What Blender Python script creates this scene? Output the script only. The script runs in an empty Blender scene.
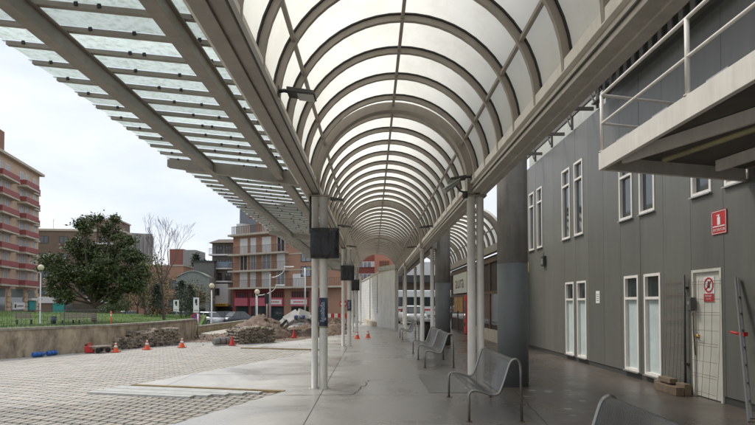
import bpy, math, random
from math import sin, cos, pi, radians as R
from mathutils import Vector, Matrix, noise
random.seed(7)
sc = bpy.context.scene
col = sc.collection
F = 545.0; W = 755.0; H = 1.6; PITCH = R(1.5)
CX, CY = 377.5, 212.5
SX = 5.5/W; SY = 90.5/W - math.tan(PITCH)*F/W

# ------------------------------------------------------------------ camera
cd = bpy.data.cameras.new('camera'); cam = bpy.data.objects.new('camera', cd); col.objects.link(cam)
cd.sensor_width = 36; cd.lens = 36*F/W; cd.shift_x = SX; cd.shift_y = SY
cd.clip_end = 3000; cd.clip_start = .05
cam.location = (0, 0, H); cam.rotation_euler = (pi/2+PITCH, 0, 0)
sc.camera = cam
CP = Vector((0, 0, H))

def ray(x, y):
    u = (x-CX)/F + SX*W/F
    v = -(y-CY)/F + SY*W/F
    fw = Vector((0, cos(PITCH), sin(PITCH))); up = Vector((0, -sin(PITCH), cos(PITCH)))
    return fw + up*v + Vector((1, 0, 0))*u
def atY(x, y, Y):
    d = ray(x, y); return CP + d*(Y/d.y)
def atZ(x, y, Z=0.0):
    d = ray(x, y); return CP + d*((Z-H)/d.z)
def atX(x, y, X):
    d = ray(x, y); return CP + d*(X/d.x)

# ------------------------------------------------------------------ materials
MATS = {}
def mat(name, c=(.5, .5, .5), rough=.6, metal=0, var=.0, vscale=3, bump=0, bscale=20, spec=.5, stain=None, emis=None, streak=0, vcol=None, ss=(4, 4, .35)):
    if name in MATS: return MATS[name]
    m = bpy.data.materials.new(name); m.use_nodes = True; nt = m.node_tree; N = nt.nodes; L = nt.links
    b = N['Principled BSDF']; b.inputs['Roughness'].default_value = rough; b.inputs['Metallic'].default_value = metal
    b.inputs['Specular IOR Level'].default_value = spec
    tc = N.new('ShaderNodeTexCoord'); co = tc.outputs['Object']
    base = N.new('ShaderNodeRGB'); base.outputs[0].default_value = (*c, 1); out = base.outputs[0]
    if vcol:
        a = N.new('ShaderNodeAttribute'); a.attribute_name = vcol
        mx = N.new('ShaderNodeMixRGB'); mx.blend_type = 'MULTIPLY'; mx.inputs[0].default_value = 1
        L.new(out, mx.inputs[1]); L.new(a.outputs['Color'], mx.inputs[2]); out = mx.outputs[0]
    if var:
        n = N.new('ShaderNodeTexNoise'); n.inputs['Scale'].default_value = vscale; n.inputs['Detail'].default_value = 6
        n.inputs['Roughness'].default_value = .65; L.new(co, n.inputs['Vector'])
        r = N.new('ShaderNodeMapRange'); r.inputs[1].default_value = .25; r.inputs[2].default_value = .75
        r.inputs[3].default_value = 1-var; r.inputs[4].default_value = 1+var; L.new(n.outputs[0], r.inputs[0])
        mx = N.new('ShaderNodeVectorMath'); mx.operation = 'SCALE'; L.new(out, mx.inputs[0]); L.new(r.outputs[0], mx.inputs['Scale']); out = mx.outputs[0]
    if streak:   # vertical run-off stains
        mp = N.new('ShaderNodeMapping'); mp.inputs['Scale'].default_value = ss; L.new(co, mp.inputs[0])
        n = N.new('ShaderNodeTexNoise'); n.inputs['Scale'].default_value = 1.6; n.inputs['Detail'].default_value = 8; n.inputs['Roughness'].default_value = .7
        L.new(mp.outputs[0], n.inputs['Vector'])
        r = N.new('ShaderNodeMapRange'); r.inputs[1].default_value = .42; r.inputs[2].default_value = .68; L.new(n.outputs[0], r.inputs[0])
        ml = N.new('ShaderNodeMath'); ml.operation = 'MULTIPLY'; ml.inputs[1].default_value = streak; L.new(r.outputs[0], ml.inputs[0])
        mx = N.new('ShaderNodeMixRGB'); L.new(ml.outputs[0], mx.inputs[0]); L.new(out, mx.inputs[1])
        mx.inputs[2].default_value = (*(stain or (c[0]*.25, c[1]*.22, c[2]*.18)), 1); out = mx.outputs[0]
    L.new(out, b.inputs['Base Color'])
    if bump:
        n = N.new('ShaderNodeTexNoise'); n.inputs['Scale'].default_value = bscale; n.inputs['Detail'].default_value = 5; L.new(co, n.inputs['Vector'])
        bp = N.new('ShaderNodeBump'); bp.inputs['Strength'].default_value = bump; bp.inputs['Distance'].default_value = .02
        L.new(n.outputs[0], bp.inputs['Height']); L.new(bp.outputs[0], b.inputs['Normal'])
    if emis: b.inputs['Emission Color'].default_value = (*emis[:3], 1); b.inputs['Emission Strength'].default_value = emis[3]
    MATS[name] = m; return m

def mat_trans(name, c, dirt, trans=.7, vs=1.5, dark=.55, rough=.4, dlo=.45, dhi=.75, sx=(1, 1, 1), rnd_obj=0, bay=0):
    m = bpy.data.materials.new(name); m.use_nodes = True; nt = m.node_tree; N = nt.nodes; L = nt.links
    N.remove(N['Principled BSDF']); out = N['Material Output']
    tc = N.new('ShaderNodeTexCoord'); mp = N.new('ShaderNodeMapping'); mp.inputs['Scale'].default_value = sx
    L.new(tc.outputs['Object'], mp.inputs[0])
    n = N.new('ShaderNodeTexNoise'); n.inputs['Scale'].default_value = vs; n.inputs['Detail'].default_value = 9; n.inputs['Roughness'].default_value = .7
    L.new(mp.outputs[0], n.inputs['Vector'])
    r = N.new('ShaderNodeMapRange'); r.inputs[1].default_value = dlo; r.inputs[2].default_value = dhi
    r.inputs[4].default_value = dark; L.new(n.outputs[0], r.inputs[0])
    mx = N.new('ShaderNodeMixRGB'); L.new(r.outputs[0], mx.inputs[0]); mx.inputs[1].default_value = (*c, 1); mx.inputs[2].default_value = (*dirt, 1)
    if rnd_obj or bay:
        if rnd_obj: ro = N.new('ShaderNodeObjectInfo').outputs['Random']
        else:
            sp = N.new('ShaderNodeSeparateXYZ'); L.new(tc.outputs['Object'], sp.inputs[0])
            ma = N.new('ShaderNodeMath'); ma.operation = 'MULTIPLY_ADD'; ma.inputs[1].default_value = 1/.9155; ma.inputs[2].default_value = .5-10.27/.9155; L.new(sp.outputs[1], ma.inputs[0])
            fl_ = N.new('ShaderNodeMath'); fl_.operation = 'FLOOR'; L.new(ma.outputs[0], fl_.inputs[0])
            wn_ = N.new('ShaderNodeTexWhiteNoise'); wn_.noise_dimensions = '1D'; L.new(fl_.outputs[0], wn_.inputs['W']); ro = wn_.outputs['Value']
        k_ = rnd_obj or bay; mr = N.new('ShaderNodeMapRange'); mr.inputs[3].default_value = 1-1.6*k_; mr.inputs[4].default_value = 1+.3*k_; L.new(ro, mr.inputs[0])
        vs_ = N.new('ShaderNodeVectorMath'); vs_.operation = 'SCALE'; L.new(mx.outputs[0], vs_.inputs[0]); L.new(mr.outputs[0], vs_.inputs['Scale']); mx = vs_
    t = N.new('ShaderNodeBsdfTranslucent'); d = N.new('ShaderNodeBsdfDiffuse'); g = N.new('ShaderNodeBsdfGlossy'); g.inputs['Roughness'].default_value = rough
    L.new(mx.outputs[0], t.inputs[0]); L.new(mx.outputs[0], d.inputs[0])
    m1 = N.new('ShaderNodeMixShader'); m1.inputs[0].default_value = trans; L.new(d.outputs[0], m1.inputs[1]); L.new(t.outputs[0], m1.inputs[2])
    m2 = N.new('ShaderNodeMixShader'); m2.inputs[0].default_value = .05; L.new(m1.outputs[0], m2.inputs[1]); L.new(g.outputs[0], m2.inputs[2])
    L.new(m2.outputs[0], out.inputs[0]); MATS[name] = m; return m

def mat_perf(name):
    m = mat(name, (.23, .23, .22), .40, .7, var=.12, vscale=9); nt = m.node_tree; N = nt.nodes; L = nt.links
    out = N['Material Output']; b = N['Principled BSDF']
    uv = N.new('ShaderNodeUVMap'); uv.uv_map = 'UVMap'
    sp = N.new('ShaderNodeSeparateXYZ'); L.new(uv.outputs[0], sp.inputs[0])
    def fr(o, off=0):
        a = N.new('ShaderNodeMath'); a.operation = 'MULTIPLY_ADD'; a.inputs[1].default_value = 1/.02; a.inputs[2].default_value = off; L.new(o, a.inputs[0])
        f = N.new('ShaderNodeMath'); f.operation = 'FRACT'; L.new(a.outputs[0], f.inputs[0])
        s = N.new('ShaderNodeMath'); s.operation = 'SUBTRACT'; s.inputs[1].default_value = .5; L.new(f.outputs[0], s.inputs[0])
        q = N.new('ShaderNodeMath'); q.operation = 'POWER'; q.inputs[1].default_value = 2; L.new(s.outputs[0], q.inputs[0]); return q.outputs[0]
    def dots(off):
        a = N.new('ShaderNodeMath'); L.new(fr(sp.outputs[0], off), a.inputs[0]); L.new(fr(sp.outputs[1], off), a.inputs[1])
        l = N.new('ShaderNodeMath'); l.operation = 'LESS_THAN'; l.inputs[1].default_value = .075; L.new(a.outputs[0], l.inputs[0]); return l.outputs[0]
    a = N.new('ShaderNodeMath'); a.operation = 'MAXIMUM'; L.new(dots(0), a.inputs[0]); L.new(dots(.5), a.inputs[1])
    t = N.new('ShaderNodeBsdfTransparent'); mx = N.new('ShaderNodeMixShader')
    L.new(a.outputs[0], mx.inputs[0]); L.new(b.outputs[0], mx.inputs[1]); L.new(t.outputs[0], mx.inputs[2]); L.new(mx.outputs[0], out.inputs[0])
    return m

def mat_brick(name, c1, c2, mortar, w, h, ms=.01, rough=.9, off=.5, bump=.3, var=.15, rot=(0, 0, 0), vs=1.2):
    m = mat(name, c1, rough, var=0); nt = m.node_tree; N = nt.nodes; L = nt.links; b = N['Principled BSDF']
    tc = N.new('ShaderNodeTexCoord'); mp = N.new('ShaderNodeMapping'); mp.inputs['Rotation'].default_value = rot; L.new(tc.outputs['Object'], mp.inputs[0])
    br = N.new('ShaderNodeTexBrick'); br.offset = off; br.inputs['Scale'].default_value = 1; br.inputs['Brick Width'].default_value = w; br.inputs['Row Height'].default_value = h
    br.inputs['Mortar Size'].default_value = ms; br.inputs['Mortar Smooth'].default_value = .3
    br.inputs['Color1'].default_value = (*c1, 1); br.inputs['Color2'].default_value = (*c2, 1); br.inputs['Mortar'].default_value = (*mortar, 1)
    L.new(mp.outputs[0], br.inputs['Vector'])
    n = N.new('ShaderNodeTexNoise'); n.inputs['Scale'].default_value = vs; n.inputs['Detail'].default_value = 8; n.inputs['Roughness'].default_value = .7; L.new(tc.outputs['Object'], n.inputs['Vector'])
    r = N.new('ShaderNodeMapRange'); r.inputs[1].default_value = .3; r.inputs[2].default_value = .7; r.inputs[3].default_value = 1-var; r.inputs[4].default_value = 1+var
    L.new(n.outputs[0], r.inputs[0])
    mx = N.new('ShaderNodeVectorMath'); mx.operation = 'SCALE'; L.new(br.outputs[0], mx.inputs[0]); L.new(r.outputs[0], mx.inputs['Scale'])
    L.new(mx.outputs[0], b.inputs['Base Color'])
    bp = N.new('ShaderNodeBump'); bp.invert = True; bp.inputs['Strength'].default_value = bump; bp.inputs['Distance'].default_value = .01
    L.new(br.outputs['Fac'], bp.inputs['Height']); L.new(bp.outputs[0], b.inputs['Normal'])
    return m

M_frame = mat('painted_steel', (.29, .255, .215), .5, var=.14, vscale=2.2, streak=.22)
M_frame2 = mat('beam_steel', (.46, .42, .365), .5, var=.12, vscale=2.2, streak=.25)
M_white = mat('cream_paint', (.74, .70, .63), .5, var=.07, vscale=5, streak=.18)
M_colp = mat('column_paint', (.70, .67, .61), .42, var=.08, vscale=6, streak=.22)
M_gasket = mat('black_gasket', (.02, .02, .02), .6)
M_pcarb = mat_trans('opal_polycarbonate', (.93, .90, .80), (.66, .60, .48), .82, 1.5, .75, dlo=.46, dhi=.82, sx=(1, .6, .45), bay=.07)
M_glass = mat_trans('frosted_glass', (.80, .85, .825), (.42, .44, .40), .90, 16, .85, dlo=.47, dhi=.80, rnd_obj=.10)
M_cler = mat_trans('clerestory_sheet', (.98, .96, .88), (.75, .72, .62), .97, 1, .3)
M_dark = mat('dark_steel', (.035, .035, .033), .5, var=.2)
M_black = mat('black_plastic', (.012, .012, .013), .38, bump=.8, bscale=9)
M_concp = mat('raw_concrete', (.25, .235, .21), .85, var=.22, vscale=1.5, bump=.3, bscale=30, streak=.35)
M_blue = mat('blue_grey_paint', (.135, .145, .142), .5, var=.10, vscale=3)
M_wall = mat('grey_cladding', (.135, .134, .115), .42, var=.07, vscale=1.2, spec=.5, streak=.22, stain=(.05, .045, .035), vcol='tint', bump=.04, bscale=1.5)
M_trim = mat('grey_trim', (.080, .079, .066), .5)
M_wbase = mat('dark_plinth', (.05, .05, .045), .7)
M_wglass = mat('dark_window_glass', (.03, .04, .04), .06, spec=.9)
M_frost = mat('frosted_pane', (.50, .565, .545), .25, var=.18, vscale=1.5)
M_alu = mat('aluminium', (.5, .5, .49), .35, .8, var=.1)
M_tube = mat('bench_tube', (.30, .29, .27), .35, .8, var=.15)
M_perf = mat_perf('perforated_steel')
M_red = mat('red_plastic', (.55, .03, .02), .5)
M_orange = mat('orange_rubber', (.75, .10, .03), .55)
M_whitep = mat('white_plastic', (.75, .75, .73), .5)
M_bluep = mat('blue_plastic', (.02, .12, .42), .4)
M_rust = mat('rusty_steel', (.16, .10, .07), .8, var=.3, vscale=12)
M_wood = mat('weathered_wood', (.34, .24, .13), .85, var=.3, vscale=5)
M_bark = mat('bark', (.10, .075, .055), .9, var=.3, vscale=6, bump=.5)
M_dirt = mat('bare_soil', (.19, .135, .10), .95, var=.4, vscale=2, bump=1, bscale=8)
M_signr = mat('sign_red', (.50, .03, .03), .4)
M_signw = mat('sign_white', (.75, .75, .72), .4)
M_navy = mat('navy_vinyl', (.035, .05, .085), .35, var=.5, vscale=40)
M_pinkb = mat('pink_sign', (.52, .13, .165), .5)
M_awn = mat('whitewash', (.62, .62, .60), .7, var=.08)
M_ywl = mat('yellow_sign', (.65, .36, .02), .5)

# ------------------------------------------------------------------ mesh builder
class MB:
    def __init__(s): s.v = []; s.f = []; s.mi = []; s.m = 0; s.sm = []; s.smooth = False; s.uv = None; s.colr = None
    def face(s, idx): s.f.append(idx); s.mi.append(s.m); s.sm.append(s.smooth)
    def quad(s, a, b, c, d):
        n = len(s.v); s.v += [tuple(a), tuple(b), tuple(c), tuple(d)]; s.face((n, n+1, n+2, n+3))
    def hexa(s, p):   # 8 points: 4 bottom ccw, 4 top ccw
        n = len(s.v); s.v += [tuple(q) for q in p]
        for q in ((3, 2, 1, 0), (4, 5, 6, 7), (0, 1, 5, 4), (1, 2, 6, 5), (2, 3, 7, 6), (3, 0, 4, 7)): s.face(tuple(n+i for i in q))
        return s
    def box(s, x0, x1, y0, y1, z0, z1):
        if x0 > x1: x0, x1 = x1, x0
        if y0 > y1: y0, y1 = y1, y0
        if z0 > z1: z0, z1 = z1, z0
        return s.hexa([(x0, y0, z0), (x1, y0, z0), (x1, y1, z0), (x0, y1, z0), (x0, y0, z1), (x1, y0, z1), (x1, y1, z1), (x0, y1, z1)])
    def bar(s, a, b, w, h, up=Vector((0, 0, 1))):
        a = Vector(a); b = Vector(b); d = (b-a).normalized(); sd = d.cross(up)
        if sd.length < 1e-4: sd = Vector((1, 0, 0))
        sd.normalize(); u = sd.cross(d).normalized(); sd = sd*w/2; u = u*h/2
        return s.hexa([a-sd-u, a+sd-u, b+sd-u, b-sd-u, a-sd+u, a+sd+u, b+sd+u, b-sd+u])
    def tube(s, pts, r, seg=10, cap=True):
        pts = [Vector(p) for p in pts]; n = len(pts); rs = r if isinstance(r, (list, tuple)) else [r]*n
        base = len(s.v); pu = None; sm = s.smooth
        for i, p in enumerate(pts):
            t = (pts[min(i+1, n-1)]-pts[max(i-1, 0)]).normalized()
            if pu is None:
                pu = Vector((0, 0, 1)) if abs(t.z) < .9 else Vector((0, 1, 0))
            sd = t.cross(pu).normalized(); pu = sd.cross(t).normalized()
            for k in range(seg):
                a = 2*pi*k/seg; s.v.append(tuple(p+(sd*cos(a)+pu*sin(a))*rs[i]))
        s.smooth = True
        for i in range(n-1):
            for k in range(seg):
                a = base+i*seg+k; b = base+i*seg+(k+1) % seg; s.face((a, b, b+seg, a+seg))
        s.smooth = False
        if cap:
            s.face(tuple(base+k for k in range(seg))[::-1]); s.face(tuple(base+(n-1)*seg+k for k in range(seg)))
        s.smooth = sm; return s
    def lathe(s, c, prof, seg=20):
        c = Vector(c); base = len(s.v); sm = s.smooth; s.smooth = True
        for (r, z) in prof:
            for k in range(seg):
                a = 2*pi*k/seg; s.v.append((c.x+r*cos(a), c.y+r*sin(a), c.z+z))
        for i in range(len(prof)-1):
            for k in range(seg):
                a = base+i*seg+k; b = base+i*seg+(k+1) % seg; s.face((a, b, b+seg, a+seg))
        s.smooth = False
        if prof[0][0] > 1e-4: s.face(tuple(base+k for k in range(seg))[::-1])
        if prof[-1][0] > 1e-4: s.face(tuple(base+(len(prof)-1)*seg+k for k in range(seg)))
        s.smooth = sm; return s
    def build(s, name, mats, parent=None, bevel=0):
        me = bpy.data.meshes.new(name); me.from_pydata(s.v, [], s.f)
        if not isinstance(mats, (list, tuple)): mats = [mats]
        for m in mats: me.materials.append(m)
        me.polygons.foreach_set('material_index', s.mi); me.polygons.foreach_set('use_smooth', s.sm)
        if s.uv:
            ul = me.uv_layers.new(name='UVMap')
            for l in me.loops: ul.data[l.index].uv = s.uv[l.vertex_index]
        if s.colr:
            ca = me.color_attributes.new('tint', 'FLOAT_COLOR', 'POINT')
            for i, c in enumerate(s.colr): ca.data[i].color = c
        me.update(); o = bpy.data.objects.new(name, me); col.objects.link(o)
        if parent: o.parent = parent
        if bevel:
            b = o.modifiers.new('bevel', 'BEVEL'); b.width = bevel; b.segments = 2; b.limit_method = 'ANGLE'; b.harden_normals = False
        return o

def tag(o, label=None, cat=None, group=None, kind=None):
    if label: o['label'] = label
    if cat: o['category'] = cat
    if group: o['group'] = group
    if kind: o['kind'] = kind
    return o
def thing(name, label, cat, loc=(0, 0, 0), rz=0, group=None):
    o = bpy.data.objects.new(name, None); col.objects.link(o); o.location = loc; o.rotation_euler = (0, 0, rz)
    o.empty_display_size = .2
    return tag(o, label, cat, group)
def kids(o): return [c for c in bpy.data.objects if c.parent == o]
def copy_tree(o, parent=None):
    c = o.copy(); col.objects.link(c)
    if parent: c.parent = parent
    for k in kids(o): copy_tree(k, c)
    return c
def text(s, size, m, parent, loc, rot, name='lettering', ext=.001, align='CENTER', sx=1):
    cu = bpy.data.curves.new(name, 'FONT'); cu.body = s; cu.size = size; cu.extrude = ext; cu.align_x = align; cu.align_y = 'CENTER'
    cu.materials.append(m); tmp = bpy.data.objects.new('tmp', cu); col.objects.link(tmp); bpy.context.view_layer.update()
    me = bpy.data.meshes.new_from_object(tmp.evaluated_get(bpy.context.evaluated_depsgraph_get())); bpy.data.objects.remove(tmp)
    if not me.materials: me.materials.append(m)
    o = bpy.data.objects.new(name, me); col.objects.link(o); o.parent = parent
    o.location = loc; o.rotation_euler = rot; o.scale = (sx, 1, 1); return o

# ------------------------------------------------------------------ world and sun
w = bpy.data.worlds.new('World'); sc.world = w; w.use_nodes = True; nt = w.node_tree; N = nt.nodes; L = nt.links
bg = N['Background']; bg.inputs['Strength'].default_value = .1
sky = N.new('ShaderNodeTexSky'); sky.sky_type = 'NISHITA'; sky.sun_disc = False
SUN_EL, SUN_AZ = R(52), R(-55)
sky.sun_elevation = SUN_EL; sky.sun_rotation = SUN_AZ; sky.dust_density = 2
tc = N.new('ShaderNodeTexCoord'); mp = N.new('ShaderNodeMapping'); mp.inputs['Scale'].default_value = (1.2, 1.2, 3.2); L.new(tc.outputs['Generated'], mp.inputs[0])
n1 = N.new('ShaderNodeTexNoise'); n1.inputs['Scale'].default_value = 2.6; n1.inputs['Detail'].default_value = 9; n1.inputs['Roughness'].default_value = .55; n1.inputs['Distortion'].default_value = .3
L.new(mp.outputs[0], n1.inputs['Vector'])
cr = N.new('ShaderNodeValToRGB'); L.new(n1.outputs[0], cr.inputs[0])
e = cr.color_ramp.elements; e[0].position = .36; e[0].color = (4.6, 5.1, 6.0, 1); e[1].position = .64; e[1].color = (6.0, 6.15, 6.35, 1)
mx = N.new('ShaderNodeMixRGB'); mx.inputs[0].default_value = .93; L.new(sky.outputs[0], mx.inputs[1]); L.new(cr.outputs[0], mx.inputs[2]); L.new(mx.outputs[0], bg.inputs[0])
sd = bpy.data.lights.new('sun', 'SUN'); sd.energy = 1.5; sd.angle = R(18); sd.color = (1, .96, .9)
so = bpy.data.objects.new('sun', sd); col.objects.link(so)
dirv = Vector((sin(SUN_AZ)*cos(SUN_EL), cos(SUN_AZ)*cos(SUN_EL), sin(SUN_EL)))
so.rotation_euler = dirv.to_track_quat('Z', 'Y').to_euler()
sc.view_settings.view_transform = 'Standard'; sc.view_settings.look = 'None'; sc.view_settings.gamma = 1
sc.view_settings.exposure = 0.8
sc.view_settings.use_curve_mapping = False
sc.cycles.use_denoising = True
sc.cycles.max_bounces = 8; sc.cycles.diffuse_bounces = 5; sc.cycles.transparent_max_bounces = 12; sc.cycles.sample_clamp_indirect = 6

# ------------------------------------------------------------------ ground
def gz(x, y):   # the street behind the works lies a little lower
    t = max(0, min(1, (y-38)/14))*max(0, min(1, (-x-2)/4)); return -.07-.75*t*t*(3-2*t)
b = MB(); xs = [-400, -200, -120, -80, -60, -40, -25, -12, -6, -4, -2, 0, 6, 20, 60, 150, 400]; ys = [-60, -10, 10, 30, 38, 41, 44, 47, 50, 52, 60, 90, 150, 300, 700]
for y in ys:
    for x in xs: b.v.append((x, y, gz(x, y)))
for j in range(len(ys)-1):
    for i in range(len(xs)-1):
        a = j*len(xs)+i; b.face((a, a+1, a+1+len(xs), a+len(xs)))
M_asph = mat('asphalt', (.12, .118, .112), .9, var=.25, vscale=1.5, bump=.4, bscale=60)
tag(b.build('ground', M_asph), kind='structure')

# sawtooth platform
P1 = Vector((-2.64, 7.15)); P2 = Vector((-1.58, 10.0)); P3 = Vector((-4.68, 10.77)); P4 = Vector((-2.26, 17.1))
dg = (P4-P3).normalized(); st = (P3-P2)
Q0 = P2 - dg*14
P5 = P4+dg*1.9; P6 = P5+st*1.0; P7 = P6+(P2-P3)*.0 + dg*8.4; P8 = P7+st*1.0; P9 = P8+dg*9
out = [Q0, P2, P3, P5, P6, P7, P8, Vector((-3.4, 44))]
poly = [(p.x, p.y) for p in out] + [(12, 44), (12, -14), (Q0.x, -14)]
def slab(name, poly, z0, z1, m, parent=None):
    b = MB(); n = len(poly)
    b.v = [(x, y, z0) for x, y in poly]+[(x, y, z1) for x, y in poly]
    b.face(tuple(range(n, 2*n)) if area(poly) > 0 else tuple(range(n, 2*n))[::-1])
    for i in range(n):
        j = (i+1) % n
        q = (i, j, n+j, n+i); b.face(q if area(poly) > 0 else q[::-1])
    return b.build(name, m, parent)
def area(p): return sum(p[i][0]*p[(i+1) % len(p)][1]-p[(i+1) % len(p)][0]*p[i][1] for i in range(len(p)))
# polished concrete with slab joints, stains and worn gloss
M_floor = mat('polished_concrete', (.36, .345, .315), .45); nt = M_floor.node_tree; N = nt.nodes; L = nt.links; bs = N['Principled BSDF']
tc = N.new('ShaderNodeTexCoord'); mp = N.new('ShaderNodeMapping'); mp.inputs['Location'].default_value = (.9, -9.5, 0); L.new(tc.outputs['Object'], mp.inputs[0])
br = N.new('ShaderNodeTexBrick'); br.offset = 0; br.inputs['Scale'].default_value = 1; br.inputs['Brick Width'].default_value = 3.1; br.inputs['Row Height'].default_value = 5.6
br.inputs['Mortar Size'].default_value = .009; br.inputs['Mortar Smooth'].default_value = .1
br.inputs['Color1'].default_value = (.53, .505, .465, 1); br.inputs['Color2'].default_value = (.48, .455, .415, 1); br.inputs['Mortar'].default_value = (.10, .09, .08, 1)
L.new(mp.outputs[0], br.inputs['Vector'])
na = N.new('ShaderNodeTexNoise'); na.inputs['Scale'].default_value = .55; na.inputs['Detail'].default_value = 10; na.inputs['Roughness'].default_value = .62; na.inputs['Distortion'].default_value = .6; L.new(tc.outputs['Object'], na.inputs['Vector'])
ra = N.new('ShaderNodeMapRange'); ra.inputs[1].default_value = .3; ra.inputs[2].default_value = .7; ra.inputs[3].default_value = .66; ra.inputs[4].default_value = 1.2; L.new(na.outputs[0], ra.inputs[0])
nb = N.new('ShaderNodeTexNoise'); nb.inputs['Scale'].default_value = 14; nb.inputs['Detail'].default_value = 8; nb.inputs['Roughness'].default_value = .75; L.new(tc.outputs['Object'], nb.inputs['Vector'])
rb = N.new('ShaderNodeMapRange'); rb.inputs[1].default_value = .3; rb.inputs[2].default_value = .7; rb.inputs[3].default_value = .88; rb.inputs[4].default_value = 1.1; L.new(nb.outputs[0], rb.inputs[0])
mm = N.new('ShaderNodeMath'); mm.operation = 'MULTIPLY'; L.new(ra.outputs[0], mm.inputs[0]); L.new(rb.outputs[0], mm.inputs[1])
sc1 = N.new('ShaderNodeVectorMath'); sc1.operation = 'SCALE'; L.new(br.outputs[0], sc1.inputs[0]); L.new(mm.outputs[0], sc1.inputs['Scale'])
# darker brown mixed in with rising x, away from the open edge
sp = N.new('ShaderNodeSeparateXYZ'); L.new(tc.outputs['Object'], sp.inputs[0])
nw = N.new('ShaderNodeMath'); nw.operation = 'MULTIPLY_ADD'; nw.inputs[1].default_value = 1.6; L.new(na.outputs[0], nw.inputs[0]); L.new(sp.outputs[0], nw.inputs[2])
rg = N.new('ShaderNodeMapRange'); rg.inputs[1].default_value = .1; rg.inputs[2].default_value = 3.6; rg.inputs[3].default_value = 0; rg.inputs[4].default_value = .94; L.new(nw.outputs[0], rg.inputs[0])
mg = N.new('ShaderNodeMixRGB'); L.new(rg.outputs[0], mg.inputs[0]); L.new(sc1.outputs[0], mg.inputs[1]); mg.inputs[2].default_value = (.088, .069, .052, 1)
# pale paint splashes near the right bench
vr = N.new('ShaderNodeTexVoronoi'); vr.inputs['Scale'].default_value = 2.6; vr.inputs['Randomness'].default_value = 1; 
nd = N.new('ShaderNodeVectorMath'); nd.operation = 'MULTIPLY_ADD'; nd.inputs[1].default_value = (.22, .22, .22); L.new(nb.outputs['Color'], nd.inputs[0]); L.new(tc.outputs['Object'], nd.inputs[2]); L.new(nd.outputs[0], vr.inputs['Vector'])
lt = N.new('ShaderNodeMath'); lt.operation = 'LESS_THAN'; lt.inputs[1].default_value = .19; L.new(vr.outputs['Distance'], lt.inputs[0])
def band(o, lo, hi):
    g = N.new('ShaderNodeMath'); g.operation = 'GREATER_THAN'; g.inputs[1].default_value = lo; L.new(o, g.inputs[0])
    l = N.new('ShaderNodeMath'); l.operation = 'LESS_THAN'; l.inputs[1].default_value = hi; L.new(o, l.inputs[0])
    q = N.new('ShaderNodeMath'); q.operation = 'MULTIPLY'; L.new(g.outputs[0], q.inputs[0]); L.new(l.outputs[0], q.inputs[1]); return q.outputs[0]
q1 = N.new('ShaderNodeMath'); q1.operation = 'MULTIPLY'; L.new(band(sp.outputs[0], 2.6, 3.7), q1.inputs[0]); L.new(band(sp.outputs[1], 7.0, 10.2), q1.inputs[1])
q2 = N.new('ShaderNodeMath'); q2.operation = 'MULTIPLY'; L.new(q1.outputs[0], q2.inputs[0]); L.new(lt.outputs[0], q2.inputs[1])
q3 = N.new('ShaderNodeMath'); q3.operation = 'MULTIPLY'; q3.inputs[1].default_value = .6; L.new(q2.outputs[0], q3.inputs[0])
ms = N.new('ShaderNodeMixRGB'); L.new(q3.outputs[0], ms.inputs[0]); L.new(mg.outputs[0], ms.inputs[1]); ms.inputs[2].default_value = (.4, .38, .34, 1)
vg = N.new('ShaderNodeTexVoronoi'); vg.inputs['Scale'].default_value = 3.1; L.new(nd.outputs[0], vg.inputs['Vector'])
lg = N.new('ShaderNodeMath'); lg.operation = 'LESS_THAN'; lg.inputs[1].default_value = .055; L.new(vg.outputs['Distance'], lg.inputs[0])
lg2 = N.new('ShaderNodeMath'); lg2.operation = 'MULTIPLY'; lg2.inputs[1].default_value = .45; L.new(lg.outputs[0], lg2.inputs[0])
gm = N.new('ShaderNodeMixRGB'); L.new(lg2.outputs[0], gm.inputs[0]); L.new(ms.outputs[0], gm.inputs[1]); gm.inputs[2].default_value = (.06, .055, .05, 1)
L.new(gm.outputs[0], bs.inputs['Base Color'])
rr = N.new('ShaderNodeMapRange'); rr.inputs[1].default_value = .3; rr.inputs[2].default_value = .7; rr.inputs[3].default_value = .16; rr.inputs[4].default_value = .5; L.new(na.outputs[0], rr.inputs[0]); L.new(rr.outputs[0], bs.inputs['Roughness'])
bp = N.new('ShaderNodeBump'); bp.inputs['Strength'].default_value = .15; bp.inputs['Distance'].default_value = .01; L.new(nb.outputs[0], bp.inputs['Height']); L.new(bp.outputs[0], bs.inputs['Normal'])
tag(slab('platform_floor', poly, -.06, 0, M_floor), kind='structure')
# repair patch and cracks in the floor
b = MB()
M_patch = mat('patch_concrete', (.20, .19, .17), .55, var=.15, vscale=4)
b.quad((1.02, 9.75, .004), (1.75, 9.75, .004), (1.75, 12.3, .004), (1.02, 12.3, .004))
tag(b.build('floor_patch', M_patch), kind='structure')
b = MB(); rnd = random.Random(3)
def crack(a, c, n=14, w=.007, j=.04):
    a = Vector(a); c = Vector(c); nrm = Vector((-(c-a).y, (c-a).x)).normalized(); pts = []
    for i in range(n+1): pts.append(a.lerp(c, i/n)+nrm*rnd.uniform(-j, j))
    for p, q in zip(pts, pts[1:]):
        ww = w*rnd.uniform(.4, 1.3); b.quad((*(p-nrm*ww), .004), (*(q-nrm*ww), .004), (*(q+nrm*ww), .004), (*(p+nrm*ww), .004))
crack((-1.6, 9.5), (-.3, 9.6)); crack((-.3, 9.6), (-.05, 11.4)); crack((-.05, 11.35), (1.9, 11.7)); crack((-4.2, 12.2), (-.9, 12.35), j=.01); crack((2.2, 6.2), (2.6, 9.9), j=.02)
tag(b.build('floor_crack', mat('crack_dark', (.09, .08, .07), .9)), kind='structure')

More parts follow.
